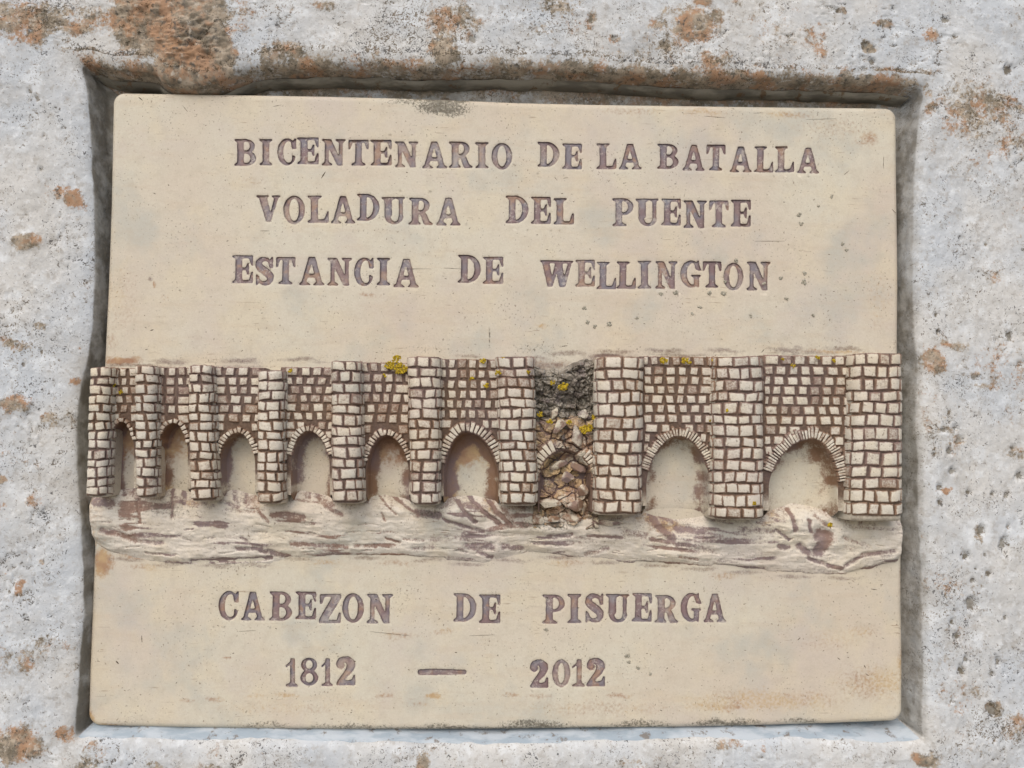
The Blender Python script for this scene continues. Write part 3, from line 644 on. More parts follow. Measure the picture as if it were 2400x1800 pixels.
# stains of the tablet (photo px): x, y, rx, ry, channel, strength
TST = [(285, 846, 60, 14, 1, .8), (275, 858, 70, 10, 0, .55), (262, 800, 20, 30, 1, .3), (240, 1320, 30, 40, 1, .75), (330, 1300, 60, 14, 1, .5), (1290, 858, 80, 22, 0, .55), (1290, 850, 70, 16, 1, .3), (1430, 836, 90, 12, 0, .75), (1600, 832, 130, 7, 0, .55), (1880, 828, 130, 8, 0, .5), (1960, 824, 120, 8, 1, .45), (1100, 834, 60, 8, 0, .5), (1250, 852, 26, 20, 0, .6),
       (1700, 832, 60, 6, 0, .5), (1870, 812, 16, 6, 0, .5), (1830, 806, 30, 7, 0, .3), (330, 858, 120, 7, 0, .6), (560, 858, 160, 5, 0, .45), (750, 850, 60, 6, 0, .4), (930, 838, 40, 7, 0, .35),
       (1030, 222, 140, 24, 2, 1.0), (1040, 250, 100, 36, 2, .72), (960, 236, 90, 14, 2, .5), (820, 225, 60, 10, 2, .35), (1150, 235, 60, 8, 2, .4), (1550, 240, 700, 7, 2, .25),
       (1250, 1700, 130, 18, 2, .62), (1050, 1703, 100, 12, 2, .55), (820, 1702, 150, 12, 2, .5), (620, 1700, 120, 16, 2, .45), (1500, 1697, 120, 16, 2, .55), (1700, 1694, 140, 16, 2, .62), (1880, 1690, 90, 12, 2, .5), (300, 1692, 60, 10, 2, .35), (1250, 1708, 900, 6, 2, .6),
       (2050, 1600, 130, 60, 1, .36), (1800, 1640, 260, 36, 1, .36), (1700, 1655, 140, 18, 1, .40), (1400, 1660, 300, 26, 1, .26), (700, 1660, 300, 22, 1, .22), (290, 700, 60, 130, 1, .2), (300, 330, 70, 100, 1, .14), (2060, 700, 60, 130, 1, .2), (1960, 300, 140, 40, 1, .24), (1950, 1500, 120, 40, 1, .22), (2020, 1480, 60, 24, 1, .28), (2115, 1560, 14, 60, 1, .45), (2116, 1330, 10, 160, 1, .35), (2040, 325, 30, 24, 1, .45), (2020, 335, 40, 12, 1, .3), (1480, 260, 120, 16, 1, .3), (1650, 262, 90, 14, 1, .35), (1850, 268, 90, 12, 1, .4),
       (670, 1630, 40, 9, 1, .42), (600, 1633, 40, 8, 1, .34), (505, 1640, 30, 9, 1, .42), (438, 1640, 30, 8, 1, .38), (1018, 1631, 30, 11, 1, .6), (900, 1633, 40, 8, 1, .38), (1200, 1630, 34, 9, 1, .4), (1265, 1634, 50, 9, 1, .33), (1450, 1630, 44, 9, 1, .4), (985, 1650, 40, 8, 1, .3), (600, 1600, 120, 40, 1, .14), (900, 1640, 300, 20, 1, .16), (940, 1490, 80, 12, 1, .3), (1040, 1480, 40, 10, 1, .35), (530, 1540, 16, 5, 1, .5), (1270, 765, 22, 11, 1, .45), (860, 690, 40, 8, 1, .38), (350, 655, 14, 10, 0, .55), (362, 668, 4, 12, 1, .7), (1690, 680, 50, 5, 0, .3),
       (210, 1680, 14, 24, 1, .6), (207, 1500, 8, 160, 1, .45), (250, 1700, 50, 8, 1, .5), (385, 695, 16, 10, 1, .3), (335, 400, 20, 60, 0, .18), (590, 420, 70, 14, 1, .22), (640, 410, 60, 10, 0, .22),
       (1018, 1575, 20, 30, 2, .28), (1018, 1530, 24, 24, 2, .22), (1700, 760, 200, 60, 2, .22), (1950, 760, 90, 40, 2, .25), (1500, 740, 120, 40, 2, .15), (520, 270, 30, 80, 2, .18), (540, 330, 40, 100, 2, .16), (500, 840, 160, 16, 2, .3), (1000, 820, 160, 20, 2, .3), (1250, 815, 120, 24, 2, .34), (780, 836, 120, 12, 2, .3), (1146, 790, 3, 40, 2, .6)]
TST += [(x_, y_ + 1, 80, 9, 0, .5) for x_, y_ in ((300, 1310), (400, 1321), (510, 1326), (600, 1324), (700, 1309), (860, 1306), (1000, 1312), (1100, 1322), (1200, 1312), (1310, 1306), (1420, 1317), (1540, 1325), (1640, 1333), (1740, 1342), (1860, 1350), (1970, 1353))]
TST += [(x_, y_ + 12, 60, 12, 1, .34) for x_, y_ in ((340, 1316), (760, 1306), (930, 1308), (1330, 1306), (1700, 1338))]
TST += [(x_, y_, 80, 10, 0, .55) for x_, y_ in ((1240, 838), (1330, 828), (1440, 824), (1560, 822), (1700, 822), (1840, 818), (1980, 816), (400, 848), (560, 846), (700, 842))]
TST += [(470, 700, 160, 70, 2, .14), (1650, 520, 60, 60, 2, .1), (700, 1540, 120, 60, 2, .13), (1500, 1470, 160, 50, 2, .1), (330, 1600, 110, 60, 2, .15), (560, 300, 60, 90, 2, .2), (1900, 700, 160, 80, 2, .2), (1350, 720, 200, 60, 2, .14)]
def stain_fields(X, Y, table, h=0.0, warp=9):
    m = np.zeros(X.shape + (3,)); wx = warp * fbm(X, Y, 30, 3, 41); wy = warp * fbm(X, Y, 30, 3, 42)
    for (x, y, rx, ry, c, s_) in table:
        a, b = q(x, y, h)
        k = min(1, min(rx, ry) / 14)
        e = np.hypot((X + wx * k - a) / rx, (Y + wy * k - b) / ry)
        m[..., c] = np.maximum(m[..., c], s_ * (1 - sstep(.15, 1.25, e)))
    return m
TM = stain_fields(GX, GY, TST)
nr, nc = GX.shape
verts = [np.column_stack([GX.ravel(), GY.ravel(), HH.ravel()])]; tmask = [TM.reshape(-1, 3)]
keepq = np.ones((nr - 1, nc - 1), bool)
tris = []; base = nr * nc
letter_n = 0
for (wname, bx), L in zip(WORDS, word_loops):
    allp = np.vstack([p for _, ps in L for p in ps])
    x0, y0 = allp.min(0) - 5; x1, y1 = allp.max(0) + 5
    i0 = np.where((GX < x0).all(0))[0].max(); i1 = np.where((GX > x1).all(0))[0].min()
    sub = slice(i0, i1 + 1)
    j0 = np.where((GY[:, sub] < y0).all(1))[0].max(); j1 = np.where((GY[:, sub] > y1).all(1))[0].min()
    keepq[j0:j1, i0:i1] = False
    ring = [(j0, i) for i in range(i0, i1)] + [(j, i1) for j in range(j0, j1)] + [(j1, i) for i in range(i1, i0, -1)] + [(j, i0) for j in range(j1, j0, -1)]
    pts = [(GX[j, i], GY[j, i]) for j, i in ring]; gid = [j * nc + i for j, i in ring]
    edges = [(k, (k + 1) % len(ring)) for k in range(len(ring))]
    nb0 = len(pts)
    for _, ps in L:
        for P in ps:
            s0 = len(pts); n = len(P)
            pts += [tuple(p) for p in P]; edges += [(s0 + k, s0 + (k + 1) % n) for k in range(n)]
    # interior grid points away from the outlines
    jj, ii = np.mgrid[j0 + 1:j1, i0 + 1:i1]
    gx, gy = GX[jj, ii].ravel(), GY[jj, ii].ravel()
    ok = np.ones(len(gx), bool)
    for _, ps in L:
        A = np.vstack(ps)
        near = (gx > A[:, 0].min() - 4) & (gx < A[:, 0].max() + 4) & (gy > A[:, 1].min() - 4) & (gy < A[:, 1].max() + 4)
        idx = np.where(near)[0]
        if len(idx):
            dmin = np.sqrt(((gx[idx, None] - A[None, :, 0]) ** 2 + (gy[idx, None] - A[None, :, 1]) ** 2).min(1))
            ins = inside_loops(ps, gx[idx], gy[idx])
            ok[idx[(dmin < 1.8) | ins]] = False
    pts += list(zip(gx[ok], gy[ok]))
    # work in local, small coordinates
    ov, oe, of, vo, eo, fo = delaunay_2d_cdt([Vector((p[0] - x0, p[1] - y0)) for p in pts], edges, [], 0, 1e-5)
    ovn = np.array([(v.x + x0, v.y + y0) for v in ov]); fa = np.array([list(f) for f in of])
    cen = ovn[fa].mean(1)
    ins = np.zeros(len(cen), bool)
    for _, ps in L: ins |= inside_loops(ps, cen[:, 0], cen[:, 1])
    ins |= ~in_poly(pts[:nb0], cen[:, 0], cen[:, 1])
    fa = fa[~ins]
    # fix vertices: ring vertices reuse the grid's own
    mp = np.empty(len(ovn), int); newv = []
    for k, o in enumerate(vo):
        g = [a for a in o if a < nb0]
        if g: mp[k] = gid[g[0]]
        else: mp[k] = base + len(newv); newv.append(k)
    nv = ovn[newv]
    # the clay dips a little where the stamp was pressed in
    allL = np.vstack([p for _, ps in L for p in ps])
    isl = np.array([any(nb0 <= a < nb0 + len(allL) for a in vo[k]) for k in newv])
    hz = surf(nv[:, 0], nv[:, 1]) - .9 * isl
    verts.append(np.column_stack([nv, hz])); base += len(nv)
    mk = stain_fields(nv[:, 0], nv[:, 1], TST); mk[isl, 0] = np.maximum(mk[isl, 0], .42)
    tmask.append(mk)
    f2 = mp[fa]
    # consistent winding
    e1 = ovn[fa[:, 1]] - ovn[fa[:, 0]]; e2 = ovn[fa[:, 2]] - ovn[fa[:, 0]]
    flip = (e1[:, 0] * e2[:, 1] - e1[:, 1] * e2[:, 0]) > 0
    f2[flip] = f2[flip][:, ::-1]
    tris.append(f2)
    # the letters themselves: sloping walls and a stained floor
    for ch, ps in L:
        LV = []; LF = []; LM = []; inner_pts = []; inner_edges = []; inner_ids = []
        DEP = rng.uniform(2.4, 4.8); FADE = rng.choice([0, .05, .1, .2, .35, .5])
        for P in ps:
            n = len(P); t = np.roll(P, -1, 0) - np.roll(P, 1, 0); nn = np.stack([t[:, 1], -t[:, 0]], 1); nn /= np.maximum(np.linalg.norm(nn, axis=1), 1e-6)[:, None]
            tst = P + nn * .4
            sgn = 1 if inside_loops(ps, tst[:, 0], tst[:, 1]).mean() > .5 else -1
            I1 = P + sgn * nn * .7; I2 = P + sgn * nn * 1.3
            for k in range(2):
                I1 = (np.roll(I1, 1, 0) + 2 * I1 + np.roll(I1, -1, 0)) / 4; I2 = (np.roll(I2, 1, 0) + 2 * I2 + np.roll(I2, -1, 0)) / 4
            s0 = len(LV); hs = surf(P[:, 0], P[:, 1]) - .9
            for A, hh, mm in ((P, hs, .1), (I1, hs - DEP * .55, .75), (I2, hs - DEP, .75)):
                LV += [(a[0], a[1], z) for a, z in zip(A, np.broadcast_to(hh, n))]; LM += [mm] * n
            for k in range(n):
                k2 = (k + 1) % n
                for rr in (0, 1):
                    quad = (s0 + rr * n + k, s0 + rr * n + k2, s0 + (rr + 1) * n + k2, s0 + (rr + 1) * n + k)
                    LF.append(quad if sgn > 0 else quad[::-1])
            m0 = len(inner_pts); inner_pts += [tuple(a) for a in I2]; inner_ids += list(range(s0 + 2 * n, s0 + 3 * n))
            inner_edges += [(m0 + k, m0 + (k + 1) % n) for k in range(n)]
        ip = np.array(inner_pts); lo, hi = ip.min(0), ip.max(0)
        gxx, gyy = np.meshgrid(np.arange(lo[0] + 2, hi[0], 3.0), np.arange(lo[1] + 2, hi[1], 3.0)); gxx = gxx.ravel(); gyy = gyy.ravel()
        loops2 = []; c0 = 0
        for P in ps: loops2.append(ip[c0:c0 + len(P)]); c0 += len(P)
        dm = np.sqrt(((gxx[:, None] - ip[None, :, 0]) ** 2 + (gyy[:, None] - ip[None, :, 1]) ** 2).min(1))
        sel = inside_loops(loops2, gxx, gyy) & (dm > 1.6)
        allp2 = inner_pts + list(zip(gxx[sel], gyy[sel])); dms = dm[sel]
        ov, oe, of, vo, eo, fo = delaunay_2d_cdt([Vector((p[0] - lo[0], p[1] - lo[1])) for p in allp2], inner_edges, [], 0, 1e-5)
        on = np.array([(v.x + lo[0], v.y + lo[1]) for v in ov]); fa2 = np.array([list(f) for f in of]); cen = on[fa2].mean(1)
        fa2 = fa2[inside_loops(loops2, cen[:, 0], cen[:, 1])]
        mp2 = []
        for k, o in enumerate(vo):
            if o and o[0] < len(inner_pts): mp2.append(inner_ids[o[0]])
            else:
                mp2.append(len(LV)); dd = dms[o[0] - len(inner_pts)] if o else 2
                x_, y_ = on[k]
                LV.append((x_, y_, float(surf(x_, y_)) - DEP + 1.1 * math.sin(dd * .8) * rng.uniform(.3, 1))); LM.append(max(0, .55 - .16 * dd))
        for f in fa2:
            f = [mp2[a] for a in f]
            a, b, c = (LV[k] for k in f)
            if (b[0] - a[0]) * (c[1] - a[1]) - (b[1] - a[1]) * (c[0] - a[0]) > 0: f = f[::-1]
            if len(set(f)) == 3: LF.append(tuple(f))
        mesh_obj('dash' if ch == '-' else 'letter' if ch.isalpha() else 'digit', LV, LF, LETTER, plaque, np.column_stack([LM, np.full(len(LM), FADE)]))
        letter_n += 1
# sides of the slab
bi = [(0, i) for i in range(nc)] + [(j, nc - 1) for j in range(1, nr)] + [(nr - 1, i) for i in range(nc - 2, -1, -1)] + [(j, 0) for j in range(nr - 2, 0, -1)]
bidx = np.array([j * nc + i for j, i in bi]); nb = len(bidx)
bv = verts[0][bidx]
sk = bv.copy(); sk[:, 2] = -48
verts.append(sk); tmask.append(np.tile([0, .15, .25], (nb, 1)))
side = np.stack([bidx, np.roll(bidx, -1), base + np.roll(np.arange(nb), -1), base + np.arange(nb)], 1)
qf = grid_faces(nr, nc)[keepq.ravel()]
allf = [tuple(f) for f in qf[:, :]] + [tuple(f) for f in np.vstack(tris)] + [tuple(f[::-1]) for f in side]
mesh_obj('tablet', np.vstack(verts), allf, CLAY, plaque, np.vstack(tmask))

# ------------------------------------------------------------------ cushions (bricks, arch stones)
PU = np.array([0, .06, .16, .5, .84, .94, 1.0]); PV = np.array([0, .07, .18, .82, .93, 1.0])
CF = [tuple(f) for f in grid_faces(6, 7)]
def cushion(pos, c, raise_, tone=0.0, seed=0, stretch=1.0):
    """pos(a,b,lift) -> X,Y,h ; c = corners (a,b) tl,tr,br,bl"""
    c = np.asarray(c, float); uu, vv = np.meshgrid(PU, PV)
    A = c[0] * ((1 - uu) * (1 - vv))[..., None] + c[1] * (uu * (1 - vv))[..., None] + c[2] * (uu * vv)[..., None] + c[3] * ((1 - uu) * vv)[..., None]
    bu = np.minimum(uu, 1 - uu); bv_ = np.minimum(vv, 1 - vv); b = np.minimum(bu, bv_)
    lift = np.where(b < .01, -1.9, np.where(b < .1, .70, 1.0)) * raise_
    lift = lift + (b > .01) * .8 * raise_ * (vnoise(A[..., 0] * .16 + seed, A[..., 1] * .16, seed) - .5)
    A[..., 0] += (b < .1) * 1.4 * (vnoise(A[..., 0] * .4 + 3 * seed, A[..., 1] * .4, 5) - .5) * 2
    A[..., 1] += (b < .1) * 1.3 * (vnoise(A[..., 0] * .4 - 2 * seed, A[..., 1] * .4, 6) - .5) * 2
    X, Y, Hh = pos(A[..., 0], A[..., 1], lift)
    m = np.where(b < .01, 1.0, np.where(b < .1, .78, .22)) + tone
    return np.column_stack([X.ravel(), Y.ravel(), Hh.ravel()]), np.clip(m.ravel(), 0, 1)
BR = []          # (area, parent, V, mask) collected bricks

# --- piers
PIERS = [  # front outline in photo px: xl_top, xr_top, y_top, xl_bot, xr_bot, y_bot, height, rows, brick length
    (207, 259, 861, 199, 248, 1166, 84, 14, 27), (313, 366, 857, 316, 362, 1168, 82, 14, 27), (438, 497, 856, 441, 505, 1175, 84, 14, 27), (601, 666, 868, 598, 662, 1182, 84, 13, 30), (772, 845, 846, 774, 850, 1181, 88, 13, 32),
    (952, 1034, 836, 962, 1030, 1185, 88, 14, 32), (1161, 1252, 836, 1174, 1262, 1186, 84, 14, 29), (1398, 1513, 836, 1394, 1508, 1208, 86, 13, 32), (1674, 1796, 836, 1672, 1798, 1219, 86, 14, 31), (2000, 2124, 828, 1992, 2127, 1222, 86, 13, 32)]
def superell(w, H, p=4.0, n=161):
    th = np.linspace(math.pi, 0, n); c, s_ = np.cos(th), np.sin(th)
    x = w * np.sign(c) * np.abs(c) ** (2 / p); h = H * np.abs(s_) ** (2 / p)
    L = np.r_[0, np.cumsum(np.hypot(np.diff(x), np.diff(h)))]
    return L - L[-1] / 2, x, h
def make_pier(k, spec):
    xlt, xrt, yt, xlb, xrb, yb, H, nrow, bl = spec
    tl, tr, br_, blc = (np.array(q(*p, H * .93)) for p in ((xlt, yt), (xrt, yt), (xrb, yb), (xlb, yb)))
    wt, wb = np.hypot(*(tr - tl)) / 2, np.hypot(*(br_ - blc)) / 2
    La, Xa, Ha = superell(1.0 * (wt + wb) / 2, H)
    Nx = np.gradient(Ha, La); Nh = -np.gradient(Xa, La)       # outward = (-dH, dX)
    W0 = (wt + wb) / 2; height = ((blc + br_) / 2 - (tl + tr) / 2)[1]
    ct, cb = (tl + tr) / 2, (blc + br_) / 2
    def pos(a, b, lift):
        a = np.asarray(a, float); b = np.asarray(b, float)
        f = np.clip(b / height, -.1, 1.1); sw = ((1 - f) * wt + f * wb) / W0
        x = np.interp(a, La, Xa); h = np.interp(a, La, Ha)
        dx = np.interp(a, La, np.gradient(Xa, La)); dh = np.interp(a, La, np.gradient(Ha, La)); nl = np.hypot(dx, dh)
        wob = 1.6 * fbm(b + 100 * k, b * 0 + k, 45, 2, 71)
        x = x * sw - dh / nl * lift; h = h + dx / nl * lift
        rt_ = np.clip(1 - b / 4.5, 0, 1); rb_ = np.clip(1 - (height - b) / 9.0, 0, 1)
        h = h * (1 - .07 * (1 - np.sqrt(1 - rt_ ** 2 * .98)) - .14 * (1 - np.sqrt(1 - rb_ ** 2 * .98)))
        cx = ct[0] + (cb[0] - ct[0]) * f + wob; cy = ct[1] + b
        slope = (tr[1] - tl[1]) / (2 * wt) * (1 - f) + (br_[1] - blc[1]) / (2 * wb) * f
        return cx + x, cy + slope * x, h
    # core
    aa = np.linspace(La[0], La[-1], 45); bb = np.r_[0, 1, 3, 6, 10, np.linspace(14, height - 10, 44), height - 6, height - 3, height - 1, height]
    A, B = np.meshgrid(aa, bb)
    X, Y, Hh = pos(A, B, 0 * A - 1.6)
    V = np.column_stack([X.ravel(), Y.ravel(), Hh.ravel()]); n_r, n_c = A.shape
    fr = Hh / H
    core_st = (.86 + .35 * fbm(X, Y, 40, 3, 13)) * sstep(.62, .90, fr) * (1 - .75 * sstep(height - (9 if k < 9 else 19), height - (0 if k < 9 else 13), B)) + .25 + .25 * fbm(X, Y, 24, 3, 14) * (fr < .8)
    core_ru = .35 * (1 - sstep(.6, .95, fr)) * sstep(.3, .9, vnoise(X / 50, Y / 60, 19))
    m = np.column_stack([core_st.ravel(), core_ru.ravel(), 0 * core_st.ravel()])
    faces = [tuple(f) for f in grid_faces(n_r, n_c)]
    faces.append(tuple(range(0, n_c))); faces.append(tuple(range((n_r - 1) * n_c + n_c - 1, (n_r - 1) * n_c - 1, -1)))
    pier = mesh_obj('pier', V, faces, CORE, plaque, m)
    # bricks wrap the front and turn the corner a little
    a_lim = np.interp(.50, Ha[:81] / H, La[:81]); a_lim = abs(a_lim)
    cuts = np.linspace(0, height - (5 if k < 9 else 14), nrow + 1) + np.array([0] + [rng.uniform(-2.8, 2.8) for _ in range(nrow - 1)] + [0])
    for r in range(nrow):
        b0, b1 = cuts[r] + .5, cuts[r + 1] - .5
        if r == 0: b0 -= .5
        tilt = rng.uniform(-1.2, 1.2); ph = rng.uniform(0, 6.3); wv = lambda a_: 1.6 * math.sin(a_ / 17. + ph); a = -a_lim - rng.uniform(0, .8) * bl
        cutsA = [-a_lim]
        while a < a_lim:
            ln = bl * rng.uniform(.72, 1.25)
            if abs(a + ln / 2) > W0 * .95: ln *= .62            # narrow stones where the face turns away
            a += ln
            if a > cutsA[-1] + 11 and a < a_lim - 11: cutsA.append(a)
        cutsA.append(a_lim)
        for a0, a1 in zip(cutsA[:-1], cutsA[1:]):
            g = rng.uniform(-.3, 1.8) if rng.random() > .14 else -1.6
            j = lambda s_: rng.uniform(-s_, s_)
            wd = rng.uniform(-1.7, 1.7)
            c = [(a0 + g + wd + j(.9), b0 + j(1.0) + tilt + wv(a0)), (a1 - g + wd * .6 + j(.9), b0 + j(1.0) - tilt + wv(a1)), (a1 - g - wd + j(.9), b1 + j(1.0) - tilt + wv(a1)), (a0 + g - wd * .6 + j(.9), b1 + j(1.0) + tilt + wv(a0))]
            tone = rng.uniform(-.08, .04) if rng.random() < .78 else rng.uniform(.08, .32)
            V, mm = cushion(pos, c, rng.uniform(2.0, 3.0), tone, rng.randrange(900))
            BR.append(((a1 - a0) * (b1 - b0), pier, V, mm))
    return pos
pier_pos = [make_pier(k, s) for k, s in enumerate(PIERS)]

# --- spandrel walls with their arches
H_W = 48.0
ARCH = [  # opening in photo px: xl, xr, apex x, apex y, spring y, base y ; wall xl, xr, top y ; ring, n stones, rows, brick length, stain left, stain right, rust
    (255, 314, 288, 988, 1050, 1180, 244, 330, 863, 9, 11, 6, 19, 1.2, .5, 1.0), (371, 440, 410, 990, 1058, 1188, 352, 452, 861, 11, 12, 6, 22, .45, .55, .9), (514, 598, 560, 1014, 1085, 1195, 484, 614, 861, 16, 18, 7, 27, .45, .20, .15), (682, 773, 724, 1010, 1090, 1195, 652, 786, 861, 17, 20, 7, 26, .40, .35, .2),
    (858, 958, 905, 1020, 1105, 1200, 832, 966, 850, 18, 22, 7, 26, .75, .55, .75), (1040, 1168, 1094, 1012, 1115, 1205, 1020, 1176, 842, 27, 24, 7, 23, .75, 1.0, 1.25), (1515, 1664, 1590, 1023, 1135, 1248, 1500, 1684, 836, 24, 38, 8, 27, .42, .34, .06), (1802, 1964, 1902, 1029, 1140, 1240, 1784, 2014, 834, 29, 42, 8, 29, .28, .42, .08)]
def arch_curve(xl, xr, ax, ay, sy, by, h, n=60, legs=10):
    th = np.linspace(math.pi, 0, n); c, s_ = np.cos(th), np.sin(th)
    x = np.where(c < 0, ax + c * (ax - xl), ax + c * (xr - ax)); y = sy - (sy - ay) * np.abs(s_) ** 1.25
    lx = np.full(legs, xl); ly = np.linspace(by, sy, legs, endpoint=False); rx = np.full(legs, xr); ry = np.linspace(sy, by, legs + 1)[1:]
    a, b = Q(np.r_[lx, x, rx], np.r_[ly, y, ry], h)
    return np.stack([a, b], 1)
def ring_stones(curve, width, n, pos, name, parent=None, i0=0., i1=1.):
    """thin wedge stones standing round the opening, one joined ring"""
    L = np.r_[0, np.cumsum(np.hypot(*np.diff(curve, axis=0).T))]; L /= L[-1]
    t = np.gradient(curve, axis=0); nn = np.stack([t[:, 1], -t[:, 0]], 1); nn /= np.linalg.norm(nn, axis=1)[:, None]
    def P(s_, d):
        return np.stack([np.interp(s_, L, curve[:, 0]) + np.interp(s_, L, nn[:, 0]) * d, np.interp(s_, L, curve[:, 1]) + np.interp(s_, L, nn[:, 1]) * d], -1)
    Vs, Fs, Ms = [], [], []; o = 0
    for k in range(n):
        s0 = i0 + (i1 - i0) * (k + .05) / n; s1 = i0 + (i1 - i0) * (k + .95) / n
        w = width * rng.uniform(.74, 1.10)
        c = np.array([P(s0, w), P(s1, w), P(s1, -1.0), P(s0, -1.0)])
        V, m = cushion(pos, c + rng_n.uniform(-1.1, 1.1, (4, 2)), rng.uniform(1.8, 3.2), rng.uniform(0, .42), k)
        Vs.append(V); Ms.append(m * .9); Fs += [tuple(a + o for a in f) for f in CF]; o += len(V)
    return mesh_obj(name, np.vstack(Vs), Fs, BRICK, parent or plaque, np.hstack(Ms))
def make_bay(k, A):
    xl, xr, ax, ay, sy, by, wl, wr, ty, rw, nst, nrow, bl, sL, sR, ru = A
    cur = arch_curve(xl, xr, ax, ay, sy, by, H_W)
    n = len(cur)
    X0, _ = q(wl, sy, H_W); X1, _ = q(wr, sy, H_W); _, Yt = q((wl + wr) / 2, ty, H_W); Yb = cur[0, 1]
    pb = PIERS[k if k < 6 else k + 1][5]; Ycut = q(ax, pb - 22, H_W)[1]
    # front face: from the opening out to the rectangle
    out = np.empty_like(cur); cx = (cur[0, 0] + cur[-1, 0]) / 2
    tot = np.r_[0, np.cumsum(np.hypot(*np.diff(cur, axis=0).T))]; s_ = tot / tot[-1]
    hgt = Yb - Yt; per = 2 * hgt + (X1 - X0)
    sp = s_ * per
    out[:, 0] = np.where(sp < hgt, X0, np.where(sp > per - hgt, X1, X0 + sp - hgt)); out[:, 1] = np.where(sp < hgt, Yb - sp, np.where(sp > per - hgt, Yt + sp - (per - hgt), Yt))
    ia = np.argmin(abs(sp - hgt)); ib = np.argmin(abs(sp - (per - hgt))); out[ia] = (X0, Yt); out[ib] = (X1, Yt)
    rows_ = []; ms = []
    for f in np.r_[np.linspace(0, 1, 14)]:
        P = cur + (out - cur) * f; P[:, 1] = np.minimum(P[:, 1], Ycut); rows_.append(np.column_stack([P, H_W + 1.2 * fbm(P[:, 0], P[:, 1], 20, 2, 9) - 6 * (1 - sstep(0, 9, P[:, 1] - Yt))])); ms.append(.95 - .5 * sstep(0, 40, P[:, 1] - q(ax, sy, H_W)[1]))
    last = rows_[-1].copy(); last[:, 2] = -3; rows_.append(last); ms.append(np.full(n, .5))
    V = np.vstack(rows_); m = np.hstack(ms)
    w = mesh_obj('spandrel_wall', V, grid_faces(len(rows_), n)[:, ::-1], CORE, plaque, m)
    # hollow of the arch: walls curve into the back
    cx_ = np.full(n, cx); tgt = np.stack([cx_, np.clip(cur[:, 1], cur[:, 1].min() + (cur[-1, 0] - cur[0, 0]) * .55, Yb)], 1)
    rr = [1.02, 1.0, .99, .975, .95, .92, .88, .83, .77, .70, .60, .45, .3, .15, 0]
    hh = [H_W - 1, H_W - 1, H_W * .85, H_W * .62, H_W * .40, H_W * .25, H_W * .15, 8, 5.5, 4, 3, 2.5, 2.2, 2, 2]
    rows_ = []; ms = []
    for r, h in zip(rr, hh):
        P = tgt + (cur - tgt) * r
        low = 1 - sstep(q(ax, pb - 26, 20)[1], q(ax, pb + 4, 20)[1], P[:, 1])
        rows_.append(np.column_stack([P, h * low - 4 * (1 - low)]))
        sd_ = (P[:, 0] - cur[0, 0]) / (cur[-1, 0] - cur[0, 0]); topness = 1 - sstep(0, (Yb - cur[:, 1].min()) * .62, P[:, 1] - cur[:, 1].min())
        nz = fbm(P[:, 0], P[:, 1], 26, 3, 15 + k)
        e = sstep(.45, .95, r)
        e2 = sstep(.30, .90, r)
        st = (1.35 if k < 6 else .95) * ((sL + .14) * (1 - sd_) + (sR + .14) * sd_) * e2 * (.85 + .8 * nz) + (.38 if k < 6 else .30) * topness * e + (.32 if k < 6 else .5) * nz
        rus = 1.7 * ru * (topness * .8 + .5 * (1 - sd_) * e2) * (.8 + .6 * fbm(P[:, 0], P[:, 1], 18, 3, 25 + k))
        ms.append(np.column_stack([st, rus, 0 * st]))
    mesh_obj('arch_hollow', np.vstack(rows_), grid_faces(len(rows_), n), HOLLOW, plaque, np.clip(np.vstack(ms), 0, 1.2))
    flat = lambda a, b, lift: (a, b, H_W + lift)
    up = cur[17:-17] if k < 7 else cur[17:-13]
    ring_stones(up, rw, nst, lambda a, b, lift: (a, b, H_W + 3.8 + lift), 'arch_ring')
    # bricks of the wall: small, wide stained joints
    pitch = (q(ax, ay, H_W)[1] - rw * .6 - Yt) / (nrow - .35)
    L2 = cur
    r = 0; y = Yt
    while y < Yb - 60:
        b0, b1 = y + .6, y + pitch - .6
        if r == 0: b0 -= 1.5
        a = X0 + rng.uniform(-.8, 0) * bl + 6
        cutsA = [X0 + 6]
        while a < X1 - 6:
            a += bl * rng.uniform(.82, 1.18)
            if a > cutsA[-1] + 13 and a < X1 - 19: cutsA.append(a)
        cutsA.append(X1 - 6)
        for a0, a1 in zip(cutsA[:-1], cutsA[1:]):
            mx, my = (a0 + a1) / 2, (b0 + b1) / 2
            dmin = np.hypot(cur[:, 0] - mx, cur[:, 1] - my).min()
            inside = (my > np.interp(mx, cur[10:-10, 0], cur[10:-10, 1])) and cur[0, 0] < mx < cur[-1, 0]
            if inside or dmin < rw * .85 + (b1 - b0) * .12: continue
            g = rng.uniform(1.6, 3.8); j = lambda s_: rng.uniform(-s_, s_); wd = j(1.6)
            c = [(a0 + g + wd + j(.8), b0 + j(.9)), (a1 - g + wd + j(.8), b0 + j(.9)), (a1 - g - wd + j(.8), b1 + j(.9)), (a0 + g - wd + j(.8), b1 + j(.9))]
            tone = rng.uniform(.02, .16) if rng.random() < (.50 if k < 5 else .70) else rng.uniform(.16, .42)
            V, mm = cushion(flat, c, rng.uniform(2.4, 3.4), tone, rng.randrange(900))
            BR.append(((a1 - a0 - 2 * g) * (b1 - b0), w, V, mm))
        y += pitch + rng.uniform(-1, 1); r += 1
for k, A in enumerate(ARCH): make_bay(k, A)

